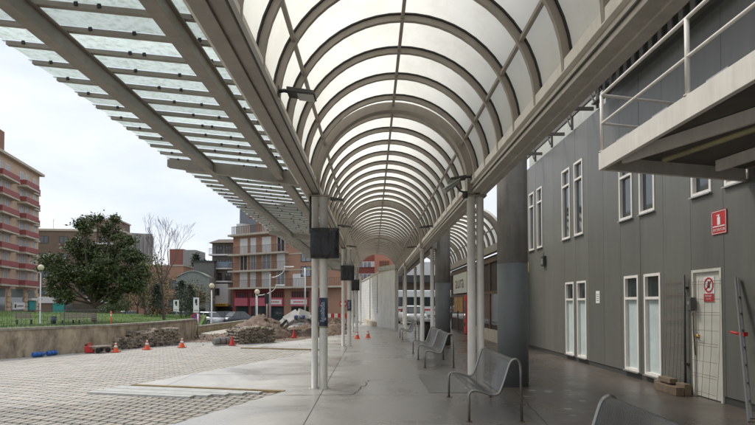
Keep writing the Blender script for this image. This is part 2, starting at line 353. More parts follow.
# edge strip of the bay: worn yellow kerb edge and grey ramp strips
M_yel = mat('worn_yellow_edge', (.32, .24, .13), .9, var=.4, vscale=6, streak=.3)
def strip(a, c, w, z, off=0, h=.03):
    a = Vector(a); c = Vector(c); d = (c-a).normalized(); n = Vector((d.y, -d.x))
    o = n*off; e = n*w
    return [(*(a+o), z-h), (*(a+o+e), z-h), (*(c+o+e), z-h), (*(c+o), z-h), (*(a+o), z), (*(a+o+e), z), (*(c+o+e), z), (*(c+o), z)]
e = MB()
for (a, c) in ((P2, P3), (P5, P6), (P7, P8)):
    e.hexa(strip(c, a, .10, .012, .002, .07))
tag(e.build('kerb_edge', M_yel), kind='structure')
b = MB(); n_ = (P3-P2).normalized(); back = -dg
for i in range(5):
    a0 = P3+n_*.1+back*(.18+.17*i); L0 = 2.95-.22*i
    a1 = a0 - n_*L0
    b.hexa(strip(a0, a1, .155, .004+.003*(i % 2), 0, .05))
tag(b.build('ramp_strip', mat('pale_plank_concrete', (.46, .455, .43), .8, var=.22, vscale=5)), kind='structure')

# pavers: real blocks near, textured sheet beyond
M_pav = mat('paver_block', (.425, .395, .35), .85, var=.12, vscale=1.0, vcol='tint', bump=.3, bscale=60)
b = MB(); b.colr = []; pw, ph = .148, .245; ux = Vector((dg.y, -dg.x)); uy = dg
org = Vector((-2.6, 7.0)); rnd = random.Random(5)
def inside(p, pl):
    c = False; n = len(pl)
    for i in range(n):
        x1, y1 = pl[i]; x2, y2 = pl[(i+1) % n]
        if (y1 > p[1]) != (y2 > p[1]) and p[0] < (x2-x1)*(p[1]-y1)/(y2-y1)+x1: c = not c
    return c
WA = atZ(3.3, 357.7); WB = atZ(109, 349.4)
wd = Vector((WB.x-WA.x, WB.y-WA.y)).normalized(); wn = Vector((wd.y, -wd.x))   # normal to the right
wa2 = Vector((WA.x, WA.y))
for j in range(-18, 68):
    for i in range(-74, 34):
        c = org + ux*((i+.5*(j % 2))*pw) + uy*(j*ph)
        if c.y < 5.2 or c.y > 20.5 or c.x > -1.2: continue
        if (c-wa2).dot(wn) < .05: continue
        if inside(c+ux*.05, poly) or inside(c-ux*.05, poly): continue
        if abs(c.x)/c.y > .80: continue
        hx = ux*(pw/2-(.010 if c.y < 9.6+.55*(c.x+3.6) else .006)); hy = uy*(ph/2-(.015 if c.y < 9.6+.55*(c.x+3.6) else .009)); z = -.03+rnd.uniform(-.0025, .0025)+.008*noise.noise(Vector((c.x*.5, c.y*.5, 0)))
        t = rnd.uniform(.90, 1.06); wrm = rnd.uniform(-.03, .03)
        moss = max(0, noise.noise(Vector((c.x*.35, c.y*.3, 3)))+.1)
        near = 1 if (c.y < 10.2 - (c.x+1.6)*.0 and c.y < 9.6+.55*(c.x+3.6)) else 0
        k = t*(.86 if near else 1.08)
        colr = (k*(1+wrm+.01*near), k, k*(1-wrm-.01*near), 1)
        base = len(b.v)
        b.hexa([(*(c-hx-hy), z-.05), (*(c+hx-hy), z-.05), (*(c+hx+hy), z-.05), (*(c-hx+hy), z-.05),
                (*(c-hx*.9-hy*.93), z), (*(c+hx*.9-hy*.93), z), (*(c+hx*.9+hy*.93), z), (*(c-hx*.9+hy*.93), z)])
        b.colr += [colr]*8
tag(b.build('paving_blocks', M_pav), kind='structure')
M_joint = mat('mossy_joint', (.17, .16, .115), .95, var=.35, vscale=1.3, streak=0)
b = MB(); b.quad((-22, 4, -.05), (-1, 4, -.05), (-1, 20.6, -.05), (-22, 20.6, -.05)); tag(b.build('joint_sand', M_joint), kind='structure')
M_pav2 = mat_brick('paver_sheet', (.40, .38, .345), (.36, .34, .31), (.17, .165, .13), pw, ph, .012, var=.2, rot=(0, 0, math.atan2(dg.x, dg.y)))
b = MB(); b.quad((-22, 20.6, -.04), (0, 20.6, -.04), (0, 40, -.04), (-22, 40, -.04)); tag(b.build('far_paving', M_pav2), kind='structure')

# ------------------------------------------------------------------ vaulted arcade
def arch_pts(xc, z0, r, n=28, drop=0):
    p = [(xc+r*cos(pi*k/n), z0+r*sin(pi*k/n)) for k in range(n+1)]
    if drop: p = [(p[0][0], z0-drop)]+p+[(p[-1][0], z0-drop)]
    return p
def arch(b, xc, z0, r0, r1, y0, y1, n=28, drop=0):
    pi_, po = arch_pts(xc, z0, r0, n, drop), arch_pts(xc, z0, r1, n, drop); base = len(b.v)
    for (a, c) in zip(pi_, po):
        b.v += [(a[0], y0, a[1]), (c[0], y0, c[1]), (c[0], y1, c[1]), (a[0], y1, a[1])]
    for i in range(len(pi_)-1):
        s = base+i*4; t = s+4
        for k in range(4): b.face((s+k, s+(k+1) % 4, t+(k+1) % 4, t+k))
    b.face((base, base+3, base+2, base+1)); e_ = base+(len(pi_)-1)*4; b.face((e_, e_+1, e_+2, e_+3))
XC, ZS, RA = .40, 3.845, 1.52
MAIN = [.17, 10.27, 20.35, 30.45, 40.5]
def vault(root, xc, zs, ra, mains, y0, y1, left_cols, right_cols, step=.909, n=28, big_r=(.13, .2)):
    ys = []
    for a, c in zip(mains, mains[1:]):
        ys += [a+(c-a)*(k+.5)/11 for k in range(11)]
    if y0 < mains[0]: ys += [mains[0]-step*(k+.5) for k in range(int((mains[0]-y0)/step))]
    for y in sorted(ys):
        if y < y0 or y > y1: continue
        b = MB(); arch(b, xc, zs, ra-.075, ra-.002, y-.03, y+.03, n); b.m = 1
        arch(b, xc, zs, ra-.0005, ra+.018, y-.055, y+.055, n); b.build('rib', [M_frame, M_gasket], root)
    for y in mains:
        if y < y0: continue
        b = MB(); arch(b, xc, zs, ra-big_r[0], ra+.02, y-big_r[1]/2, y+big_r[1]/2, n+8, .2); b.build('main_arch', M_frame, root)
    for an in (R(30), R(90), R(150)):
        b = MB(); r = ra-.03; x = xc+r*cos(an); z = zs+r*sin(an); b.box(x-.022, x+.022, y0, y1, z-.03, z+.02); b.build('purlin', M_frame, root)
    cuts = [y0]+[m for m in mains if y0 < m < y1]+[y1]
    for a, c in zip(cuts, cuts[1:]):
        b = MB(); b.smooth = True; pts = arch_pts(xc, zs, ra+.024, n+4)
        for p in pts: b.v += [(p[0], a+.01, p[1]), (p[0], c-.01, p[1])]
        for i in range(len(pts)-1): s = 2*i; b.face((s, s+1, s+3, s+2))
        b.build('roof_panel', M_pcarb, root)
arc = thing('arcade_canopy', 'long barrel vaulted canopy of cream steel ribs and opal sheets over the walkway', 'canopy', (0, 0, 0))
Y0, Y1 = -3.0, 40.9
vault(arc, XC, ZS, RA, MAIN, Y0, Y1, None, None)
for sgn in (-1, 1):
    b = MB()
    if sgn > 0:
        b.box(1.88, 2.16, Y0, Y1, 3.66, 3.79); b.box(1.90, 2.03, Y0, Y1, 3.79, 3.83); b.m = 1; b.box(1.848, 1.90+.3, Y0, Y1, 3.83, 3.95)
        b.m = 0; b.box(2.02, 2.14, Y0, Y1, 3.632, 3.66)
    else:
        b.box(-1.27, -1.0, Y0, Y1, 3.66, 3.79); b.box(-1.25, -1.06, Y0, Y1, 3.79, 3.83); b.m = 1; b.box(-1.4, -1.045, Y0, Y1, 3.83, 3.95)
        b.m = 0; b.box(-1.24, -1.12, Y0, Y1, 3.632, 3.66)
    b.build('edge_beam', [M_frame2 if sgn > 0 else M_frame, M_white], arc, .004)
def column(x, y, r, z1=3.632, par=arc):
    b = MB(); b.lathe((x, y, 0), [(r+.05, 0), (r+.05, .008), (r, .009), (r, z1-.03), (r+.03, z1-.029), (r+.03, z1)], 24); b.m = 1
    for k in range(4):
        a = pi/4+k*pi/2; b.lathe((x+(r+.034)*cos(a), y+(r+.034)*sin(a), .008), [(.009, 0), (.009, .012)], 6)
    return b.build('column', [M_colp, M_rust], par)
for i, y in enumerate(MAIN[1:]):
    column(-1.075, y, .064); column(-.912+(.06 if i else 0), y, .080)
    column(1.875, y, .078); 
column(2.045, 10.27+.02, .070)
for y in MAIN[1:2]:
    b = MB(); b.box(-1.19, -.80, y-.12, y+.12, 3.60, 3.632); b.box(1.76, 2.15, y-.12, y+.12, 3.60, 3.632); b.build('cap_plate', M_frame, arc, .003)
    b = MB(); b.tube([(-1.155, y-.10, 3.6), (-1.155, y-.10, 2.9)], .022, 10); b.build('downpipe', M_dark, arc)

b = MB(); b.tube([(-.985, Y0, 3.645), (-.985, 40, 3.645)], .012, 6); b.tube([(1.868, Y0, 3.72), (1.868, 40, 3.72)], .012, 6); b.build('conduit', M_trim, arc)
# second vault behind
arc2 = thing('rear_vault', 'second barrel vaulted canopy further back on the right beyond the blue pillars', 'canopy', (0, 0, 0))
MAIN2 = [20.6, 30.6, 40.6]
vault(arc2, 3.6, 3.86, 1.36, MAIN2, 20.2, 40.9, None, None, n=22)
b = MB(); b.box(2.22, 2.42, 20.2, 40.9, 3.62, 3.92); b.build('edge_beam', M_frame, arc2)
b = MB(); b.box(4.78, 4.98, 20.2, 40.9, 3.62, 3.92); b.build('edge_beam', M_frame, arc2)
for x, y in ((2.25, 20.35), (2.42, 30.45), (2.36, 40.5)): column(x, y, .075, 3.62, arc2)
b = MB()
for z in (3.2, 3.0): pass

# ------------------------------------------------------------------ glazed canopy on the left
gl = thing('glass_canopy', 'outward rising canopy of frosted glass louvres and brown steel above the bus bays', 'canopy', (0, 0, 0))
def gzr(ax): return 4.06+.10*(ax-1.27)      # roof plane by |X|
GY0, GY1 = 1.6, 40.6
for ax, w_, h_ in ((1.72, .13, .19), (3.02, .13, .19)):
    b = MB(); z = gzr(ax)-.005; 
    b.box(-ax-w_/2, -ax+w_/2, GY0, GY1, z-h_, z-h_+.02); b.box(-ax-.025, -ax+.025, GY0, GY1, z-h_+.02, z-.015); b.box(-ax-w_/2, -ax+w_/2, GY0, GY1, z-.015, z)
    b.build('long_beam', M_frame, gl, .003)
for y in MAIN[1:]:
    b = MB(); x0, x1 = -3.86, -1.275
    b.hexa([(x0, y-.07, 4.17), (x1, y-.07, 3.80), (x1, y+.07, 3.80), (x0, y+.07, 4.17), (x0, y-.07, 4.31), (x1, y-.07, 4.05), (x1, y+.07, 4.05), (x0, y+.07, 4.31)])
    b.build('cross_beam', M_frame, gl, .004)
y = 6.16-.467*9; yy = []
while y < GY1: yy.append(y); y += .467
rnd = random.Random(2)
for i, y in enumerate(yy):
    jx = rnd.uniform(-.012, .012); xo = -3.86+jx
    b = MB(); xi = -1.275
    a = Vector((xo, y, gzr(-xo)+.025)); c = Vector((xi, y, gzr(-xi)+.025))
    b.bar(a, c, .055, .045); b.m = 1
    for k in (3.55, 2.6, 2.2, 1.5):
        kx = k+rnd.uniform(-.2, .2); b.box(-kx-.016, -kx+.016, y-.042, y-.029, gzr(kx)+.02, gzr(kx)+.054)
    b.build('purlin', [M_frame, M_gasket], gl)
    b = MB(); z = .055; s = .02
    xg = xo-.07
    q = [(xg, y+.01, gzr(-xg)+z), (xi, y+.01, gzr(-xi)+z), (xi, y+.467+.04, gzr(-xi)+z+s+.008), (xg, y+.467+.04, gzr(-xg)+z+s+.008)]
    b.hexa(q+[(p[0], p[1], p[2]+.008) for p in q]); b.build('glass_pane', M_glass, gl)

# ------------------------------------------------------------------ concrete pillars
for (x, y, lab) in ((2.76, 10.7, 'tall round concrete pillar painted blue grey below, beside the nearest pair of right columns'), (2.72, 20.95, 'round concrete pillar with dark blue grey base further back behind the bench pair')):
    t = thing('concrete_pillar', lab, 'pillar', (x, y, 0), group='round concrete pillars')
    b = MB(); b.lathe((0, 0, 0), [(.292, 2.372), (.292, 3.55), (.292, 6.3)], 48); b.build('bare_shaft', M_concp, t)
    b = MB(); b.lathe((0, 0, 0), [(.295, 0), (.295, 1.2), (.295, 2.37)], 48); b.build('painted_base', M_blue, t)

# ------------------------------------------------------------------ service building on the right
WX = 5.6
sb = thing('station_building', 'long two storey building in dark grey metal cladding along the right of the walkway', 'building', (0, 0, 0))
holes = []; LW = [(15.10, 15.75), (14.22, 14.87), (11.44, 12.08), (10.56, 11.20)]; LZ = (.15, 2.19)
UW = [(18.75, 19.35), (17.85, 18.42), (15.34, 15.98), (14.40, 15.02), (11.66, 12.28), (10.74, 11.36), (8.94, 9.50), (8.05, 8.60), (6.2, 6.8), (5.3, 5.9)]; UZ = (3.44, 5.46)
DOOR = (8.72, 9.53, 0.0, 2.17)
for a, c in LW: holes.append((a, c, *LZ))
for a, c in UW: holes.append((a, c, UZ[0], UZ[1] if a > 13 else 4.85))
holes.append(DOOR)
prn = [random.Random(91+i).uniform(.90, 1.10) for i in range(80)]
b = MB(); b.colr = []; seams = [10.45+.9*k for k in range(-18, 12)]; seams[-1] = 19.8; seams = [s for s in seams if s <= 19.8]
cut = sorted(set(seams+[v for h in holes for v in h[:2]]))
g = .0035
for s0, s1 in zip(cut, cut[1:]):
    if s1-s0 < .01: continue
    z = .12; mid = (s0+s1)/2; segs = []
    hs = sorted([(h[2], h[3]) for h in holes if h[0] <= mid <= h[1]])
    a0 = s0+(g if s0 in seams else 0); a1 = s1-(g if s1 in seams else 0)
    for (h0, h1) in hs:
        if h0 > z: segs.append((z, h0))
        z = h1
    segs.append((z, 6.4))
    tt = prn[int((mid+30)/.9+.39)]
    for (z0, z1) in segs: b.box(WX, WX+.05, a0, a1, z0, z1); b.colr += [(tt, tt, tt*.99, 1)]*8
b.build('wall_cladding', M_wall, sb)
b = MB(); b.box(WX+.22, 12, -6, 19.78, -.05, 6.38); b.m = 1
for s0, s1 in zip([-6]+[9.53], [8.72]+[19.8]): b.box(WX+.02, WX+.22, s0, s1, 0, .115)
b.build('wall_core', [M_dark, M_wbase], sb)
b = MB(); b.box(WX+.002, WX+.22, 19.8, 19.83, 0, 6.4); b.build('corner_trim', M_trim, sb)
b = MB(); b.box(WX+.02, WX+.2, -6, 12.98, 6.402, 6.92); b.build('upper_wall', M_trim, sb)
def window(a, c, z0, z1, tr, upper):
    o = thing('window', None, None); o.parent = sb
    del_ = MB(); t = .055; x0, x1 = WX-.018, WX+.09
    b = del_
    b.box(x0, x1, a, a+t, z0, z1); b.box(x0, x1, c-t, c, z0, z1); b.box(x0, x1, a+t, c-t, z0, z0+t); b.box(x0, x1, a+t, c-t, z1-t, z1); b.box(x0, x1, a+t, c-t, tr-t/2, tr+t/2)
    b.build('frame', M_white, o, .003); b = MB(); b.box(WX-.055, WX-.001, a-.015, c+.015, z0-.028, z0-.003); b.build('sill', M_alu, o)
    b = MB(); b.box(WX+.05, WX+.065, a+t-.01, c-t+.01, tr, z1-t/2); b.build('upper_pane', M_wglass, o)
    b = MB(); b.box(WX+.05, WX+.065, a+t-.01, c-t+.01, z0+t/2, tr); b.build('lower_pane', M_wglass if upper else M_frost, o)
for a, c in LW: window(a, c, *LZ, 1.70, False)
for a, c in UW: window(a, c, UZ[0], UZ[1] if a > 13 else 4.85, 4.98 if a > 13 else 4.40, True)
dr = MB(); a, c, z0, z1 = DOOR; t = .05
M_door = mat('door_enamel', (.60, .58, .50), .45, var=.06, vscale=3, streak=.12)
dr.box(WX+.03, WX+.07, a+t, c-t, .012, z1-t); door = dr.build('door', M_door, sb, .003)
b = MB(); b.box(WX-.012, WX+.1, a, a+t-.002, 0, z1); b.box(WX-.012, WX+.1, c-t+.002, c, 0, z1); b.box(WX-.012, WX+.1, a+t, c-t, z1-t+.002, z1); b.build('frame', M_door, door)
b = MB(); b.tube([(WX+.03, c-.12, 1.03), (WX-.03, c-.12, 1.03), (WX-.03, c-.24, 1.03)], .011, 8); b.lathe((WX+.02, c-.12, 1.0), [(.03, 0), (.03, .06)], 10); b.build('handle', mat('brass', (.45, .28, .06), .35, .8), door)
# clerestory of pale sheets above the far half of the wall, dark eave over the near half
b = MB()
for k in range(16):
    y0 = 13.0+.42*k; b.box(5.72, 5.735, y0, y0+.40, 6.42, 8.3)
b.build('clerestory', M_cler, sb)
b = MB()
b.bar((5.55, 13, 6.80), (5.55, 19.8, 6.80), .06, .09); b.bar((5.55, 13, 7.6), (5.55, 19.8, 7.6), .06, .09)
for k in range(4):
    y = 13.3+1.7*k; b.bar((5.55, y, 6.4), (5.55, y, 8.2), .06, .06); b.bar((5.5, y, 6.5), (5.5, y+.85, 7.55), .03, .04)
for k in range(3): b.bar((5.66, 13.8+2.1*k, 6.56), (4.6, 13.8+2.1*k, 6.56), .05, .09)
b.build('eave_truss', mat('truss_brown', (.11, .10, .085), .6), sb)
b = MB(); M_roof = mat('dark_roof_sheet', (.06, .058, .052), .7, var=.2)
for k in range(54): b.box(4.3, 6.2, -5+.33*k, -5+.33*k+.24, 6.93, 7.0)
b.box(4.3, 6.2, -5, 13, 7.0, 7.03); b.build('eave_roof', M_roof, sb)
b = MB(); b.box(5.28, 5.42, -5, 13, 6.36, 6.40); b.box(5.28, 5.42, -5, 13, 6.72, 6.76)
for k in range(52): b.box(5.335, 5.365, -5+.347*k, -5+.347*k+.14, 6.40, 6.72)
for k in range(5):
    y = -3+4*k; b.bar((4.4, y, 6.85), (5.58, y, 6.85), .1, .14)
b.build('castellated_beam', mat('castellated_paint', (.13, .125, .11), .6, var=.2), sb)

# signs and fittings on the cladding
RW = (pi/2, 0, -pi/2)     # lettering on the wall, read from the walkway (facing -X)
p = thing('extinguisher_sign', 'red square fire extinguisher sign mounted high on the grey wall above the door', 'sign', (WX-.004, 8.74, 2.90))
b = MB(); b.box(-.012, 0, -.185, .185, -.19, .19); b.build('sign_plate', M_signr, p)
b = MB(); b.box(-.0175, -.0125, -.178, -.170, -.18, .18); b.box(-.0175, -.0125, .170, .178, -.18, .18); b.box(-.0175, -.0125, -.17, .17, -.18, -.172); b.box(-.0175, -.0125, -.17, .17, .172, .18)
b.box(-.0175, -.0125, -.15, .15, -.072, -.055)
b.box(-.018, -.0125, -.036, .036, -.04, .085); b.box(-.018, -.0125, -.02, .02, .09, .125); b.box(-.018, -.0125, .02, .06, .11, .12); b.build('extinguisher_symbol', M_signw, p)
text('EXTINTOR', .062, M_signw, p, (-.0145, 0, -.122), RW)
p = thing('prohibition_sign', 'white and red no entry hand sign fixed on the upper part of the cream door', 'sign', (WX+.028, 9.09, 1.77))
b = MB(); b.box(-.008, 0, -.14, .14, -.01, .27); b.box(-.008, 0, -.14, .14, -.15, -.012); b.build('sign_plate', [M_signw], p)
b = MB()
for k in range(32):
    a0, a1 = 2*pi*k/32, 2*pi*(k+1)/32; ro, ri = .128, .100
    f = lambda r, a, x: (x, r*cos(a), .13+r*sin(a))
    b.hexa([f(ri, a0, -.013), f(ro, a0, -.013), f(ro, a1, -.013), f(ri, a1, -.013), f(ri, a0, -.009), f(ro, a0, -.009), f(ro, a1, -.009), f(ri, a1, -.009)])
b.bar((-.011, -.075, .205), (-.011, .075, .055), .004, .022, Vector((0, 1, 1)))
b.box(-.013, -.009, -.135, .135, -.145, -.015); b.build('red_ring', M_signr, p)
b = MB(); b.box(-.0105, -.0085, -.03, .03, .08, .14)
for k in range(4): b.box(-.0105, -.0085, -.03+.016*k, -.019+.016*k, .14, .185+.012*(k in (1, 2)))
b.bar((-.0095, .03, .10), (-.0095, .055, .135), .002, .014); b.build('hand_symbol', M_dark, p)
text('PROHIBIT', .042, M_signw, p, (-.0155, 0, -.055), RW); text('EL PAS', .042, M_signw, p, (-.0155, 0, -.105), RW)

q = atX(598, 297, WX); p = thing('paper_notice', 'small white paper notice taped on the grey wall between the lower windows', 'notice', (WX-.003, q.y, q.z))
b = MB(); b.box(-.004, 0, -.11, .11, -.15, .15); b.build('sheet', M_signw, p); b = MB()
for k in range(4): b.box(-.0065, -.0045, -.07, .07, .06-.05*k, .072-.05*k)
b.build('printed_lines', M_dark, p)
q = atX(545, 261, WX); p = thing('wall_intercom', 'small dark intercom box with grey face on the wall near the far windows', 'intercom', (WX, q.y, q.z))
b = MB(); b.box(-.10, 0, -.13, .13, -.16, .16); b.build('housing', M_dark, p, .01); b = MB(); b.box(-.106, -.1, -.07, .07, -.1, .08); b.build('face_plate', M_alu, p)
b = MB(); b.tube([(-.05, 0, .16), (-.05, 0, .3)], .012, 8); b.build('conduit', M_dark, p)
q = atX(528.5, 267, WX); b = MB(); b.box(WX-.02, WX-.002, q.y-.09, q.y+.09, q.z-.18, q.z+.18)
tag(b.build('wall_notice', mat('faded_yellow', (.42, .36, .16), .7, var=.3, vscale=20)), 'faded yellow notice at the far end of the grey wall beside the pillar', 'notice')
# phone box and pipe left of the door
q = atX(687, 300, WX); p = thing('wall_pipe', 'thin dark pipe standing upright against the grey wall left of the cream door', 'pipe', (WX-.06, q.y-.02, 0))
b = MB(); b.tube([(0, 0, .05), (0, 0, 2.1)], .02, 10); b.build('pipe', mat('pipe_grey', (.05, .05, .045), .6), p)
b = MB(); b.box(0, .058, -.04, .04, .5, .54); b.box(0, .058, -.04, .04, 1.85, 1.89); b.build('bracket', M_dark, p)
q = atX(690.5, 303, WX-.06); p = thing('meter_box', 'small grey box hanging on the wall between the mesh panel and the cream door', 'box', (WX-.005, q.y, q.z))
b = MB(); b.box(-.09, 0, -.06, .06, -.13, .10); b.build('housing', mat('box_grey', (.085, .085, .075), .6), p, .01); b = MB(); b.box(-.096, -.09, -.03, .03, -.03, .03); b.build('cover', M_alu, p)
b = MB(); b.tube([(-.03, -.02, -.17), (-.03, -.03, -.5), (-.01, -.05, -.9)], .01, 6); b.build('cable', M_dark, p)
# rebar mesh panels leaning on the wall
def mesh_panel(name, label, y0, y1, zt, n, m, lean, rz=0):
    t = thing(name, label, 'wire mesh', (WX-lean, (y0+y1)/2, 0), group='rebar mesh panels leaning on the wall'); b = MB(); hw = (y1-y0)/2; rn = random.Random(int(y0*10))
    for i in range(n+1):
        y = -hw+2*hw*i/n+rn.uniform(-.02, .02); b.tube([(0, y, .02), (lean*.5, y+rn.uniform(-.02, .02), zt*.5), (lean-.03, y+rn.uniform(-.01, .01), zt)], .003, 4)
    b.build('vertical_wires', M_rust, t); b = MB()
    for j in range(m+1):
        z = .12+(zt-.2)*j/m
        for dz in ((0, .04) if j % 2 else (0,)): b.tube([(lean*(z+dz)/zt-.012, -hw, z+dz), (lean*(z+dz)/zt-.012, hw, z+dz+rn.uniform(-.01, .01))], .0028, 4)
    b.build('horizontal_wires', M_rust, t); return t
mesh_panel('wire_mesh_panel', 'rusty rebar mesh panel leaning over the lower grey wall left of the cream door', 9.66, 10.40, 2.05, 6, 8, .10)
mesh_panel('wire_mesh_panel', 'rusty rebar mesh panel leaning in front of the cream door', 8.72, 9.5, 2.0, 4, 7, .12)
# timber and blocks at the foot of the mesh
t = thing('block_pile', 'low pile of brown timber offcuts and blocks at the wall foot left of the door', 'pile', (5.32, 9.92, 0))
for (x, y, z, sx, sy, sz) in ((0, -.05, 0, .16, .5, .14), (.12, .2, 0, .2, .5, .16), (.05, .02, .165, .14, .4, .09), (-.03, -.42, 0, .14, .2, .15), (.12, -.36, 0, .12, .28, .2)):
    b = MB(); b.box(x-sx/2, x+sx/2, y-sy/2, y+sy/2, z+.001, z+sz); b.build('block', mat('old_timber', (.17, .125, .08), .9, var=.3, vscale=8), t, .008)
# ladder leaning right
M_lad = mat('dull_aluminium', (.26, .26, .25), .5, .6, var=.2)
t = thing('ladder', 'grey metal ladder leaning upright on the wall right of the cream door', 'ladder', (0, 0, 0))
la = atZ(751, 408); la = Vector((5.25, atX(751, 408, 5.25).y, 0)); lt_ = Vector((5.56, atX(738, 278, 5.56).y, atX(738, 278, 5.56).z)); off = Vector((-.17, -.20, 0))
for o_ in (Vector((0, 0, 0)), off):
    b = MB(); b.bar(la+o_, lt_+o_, .03, .07); b.build('rail', M_lad, t, .004)
for k in range(1, 8):
    b = MB(); pq = la.lerp(lt_, k/8.2); b.tube([pq, pq+off], .016, 8); b.build('rung', M_lad, t)
q = la.lerp(lt_, .58); b = MB(); b.box(q.x-.04, q.x+.02, q.y-.07, q.y+.06, q.z-.03, q.z+.03); b.tube([(q.x-.03, q.y+.05, q.z), (q.x-.05, q.y+.2, q.z+.02)], .018, 8)
tag(b.build('clamp', M_red), 'red plastic clamp hooked on the leaning ladder', 'clamp')

# ------------------------------------------------------------------ raised service platform, upper right
pl = thing('raised_walkway', 'raised white steel walkway with tubular railing jutting out at the upper right', 'walkway', (0, 0, 0))
PX, PYc, ZB, ZT = 3.1, 7.41, 3.41, 3.65; EX, EY = 5.6, 8.12
ed = Vector((EX-PX, EY-PYc)); sl = ed.y/ed.x
b = MB(); b.hexa([(PX, -4, ZB), (PX+.06, -4, ZB), (PX+.06, PYc+.06*sl, ZB), (PX, PYc, ZB), (PX, -4, ZT), (PX+.06, -4, ZT), (PX+.06, PYc+.06*sl, ZT), (PX, PYc, ZT)])
b.build('fascia_beam', M_white, pl, .004)
b = MB(); yA = PYc+.062*sl; b.hexa([(PX+.062, yA-.06, ZB+.002), (5.55, EY-.08, ZB+.002), (5.55, EY-.01, ZB+.002), (PX+.062, yA, ZB+.002), (PX+.062, yA-.06, ZT-.06), (5.55, EY-.08, ZT-.06), (5.55, EY-.01, ZT-.06), (PX+.062, yA, ZT-.06)])
b.build('end_beam', M_white, pl)
b = MB(); b.hexa([(PX+.062, -4, ZT-.055), (5.58, -4, ZT-.055), (5.58, EY-.05, ZT-.055), (PX+.062, PYc-.02, ZT-.055), (PX+.062, -4, ZT-.02), (5.58, -4, ZT-.02), (5.58, EY-.05, ZT-.02), (PX+.062, PYc-.02, ZT-.02)])
b.build('deck', mat('deck_underside', (.12, .11, .095), .8, var=.25), pl)
for (a, c) in (((622, 163), (755, 122)), ((716, 171), (800, 145)), ):
    A = atZ(*a, ZB+.03); C_ = atZ(*c, ZB+.03); d = (C_-A)*1.4
    b = MB(); b.bar(A+Vector((.02, 0, .07)), A+d+Vector((0, 0, .07)), .06, .15); b.build('joist', M_white, pl, .003)
A = atZ(664, 160, ZB-.02); C_ = atZ(752, 130, ZB-.02)
b = MB(); b.tube([A, A+(C_-A)*1.6], .032, 12); b.build('pipe', mat('yellowed_pipe', (.32, .27, .14), .5, var=.2), pl)
# railing
rt, rm, px_ = 4.43, 4.04, PX+.03
for y in (PYc-.05, 5.35, 3.2, 1.0):
    b = MB(); b.tube([(px_, y, ZT), (px_, y, rt)], .024, 10); b.lathe((px_, y, ZT), [(.04, 0), (.04, .012)], 10); b.build('rail_post', M_white, pl)
b = MB(); b.tube([(px_, -3, rt), (px_, PYc-.05, rt), (5.5, EY-.12, rt)], .021, 10); b.build('top_rail', M_white, pl)
b = MB(); b.tube([(px_-.001, -3, rm), (px_-.001, PYc-.05, rm), (5.5, EY-.12, rm)], .018, 10); b.build('mid_rail', M_white, pl)
for y in (6.9, 6.0, 5.0, 4.2):
    b = MB(); b.hexa([(PX+.07, y-.2, ZT-.018), (PX+.3, y-.2, ZT-.018), (PX+.3, y+.12, ZT-.018), (PX+.07, y+.12, ZT-.018), (PX+.07, y-.2, ZT+.06), (PX+.12, y-.2, ZT+.08), (PX+.12, y+.12, ZT+.08), (PX+.07, y+.12, ZT+.06)]); b.build('foot_bracket', M_alu, pl)

# ------------------------------------------------------------------ benches
LB = 1.93
def smoothp(pts, n=6):
    out = []; P = [Vector(p) for p in pts]; P = [P[0]*2-P[1]]+P+[P[-1]*2-P[-2]]
    for i in range(1, len(P)-2):
        for k in range(n):
            t = k/n; a, b_, c, d = P[i-1], P[i], P[i+1], P[i+2]
            out.append(.5*((2*b_)+(c-a)*t+(2*a-5*b_+4*c-d)*t*t+(3*b_-a-3*c+d)*t**3))
    out.append(P[-2]); return out
prof = smoothp([(.0, .30), (.0, .36), (.025, .405), (.08, .42), (.16, .405), (.26, .375), (.345, .36), (.405, .385), (.44, .45), (.49, .59), (.545, .76), (.575, .815), (.62, .84), (.665, .82), (.69, .765), (.70, .68)], 4)
def make_bench():
    t = thing('bench', '', 'bench')
    for y in (-LB/2, LB/2):
        b = MB(); b.tube([(0, y, .0)]+[(p.x, y, p.y) for p in prof]+[(.71, y, .0)], .019, 10); b.build('side_frame', M_tube, t)
        b = MB(); b.lathe((0, y, 0), [(.045, 0), (.045, .008)], 12); b.lathe((.71, y, 0), [(.045, 0), (.045, .008)], 12); b.build('foot_plate', M_rust, t)
    sp_ = [p for p in prof if p.x > .015 and p.y > .35 or p.x > .1]
    sp_ = [p for p in sp_ if not (p.x > .68 and p.y < .75)]
    ks = min(range(len(sp_)), key=lambda i: abs(sp_[i].x-.405)); n = len(sp_)
    for nm, seg in (('seat', sp_[:ks+1]), ('backrest', sp_[ks:])):
        b = MB(); b.smooth = True; b.uv = []; s = 0
        for i, p in enumerate(seg):
            if i: s += (p-seg[i-1]).length
            for y in (-LB/2+.02, LB/2-.02): b.v.append((p.x, y, p.y)); b.uv.append((s, y))
        for i in range(len(seg)-1): a = 2*i; b.face((a, a+1, a+3, a+2))
        o = b.build(nm, M_perf, t); md = o.modifiers.new('solid', 'SOLIDIFY'); md.thickness = .004; md.offset = 0
    for (x, z) in ((.06, .395), (.33, .345)):
        b = MB(); b.tube([(x, -LB/2, z), (x, LB/2, z)], .012, 8); b.build('cross_rail', M_tube, t)
    return t
bench = make_bench(); first = True
BX = 1.31
for (y, lab) in ((3.50, 'perforated steel bench nearest the camera, cut off by the bottom right edge'),
                 (8.36, 'perforated steel bench standing alone beside the near blue grey pillar'),
                 (14.48, 'nearer bench of the joined pair in front of the far pillar'),
                 (16.46, 'farther bench of the joined pair in front of the far pillar'),
                 (24.5, 'small distant perforated bench beside the third right column')):
    o = bench if first else copy_tree(bench); first = False
    o.location = (BX, y, 0); tag(o, lab, 'bench', 'perforated steel benches along the walkway')

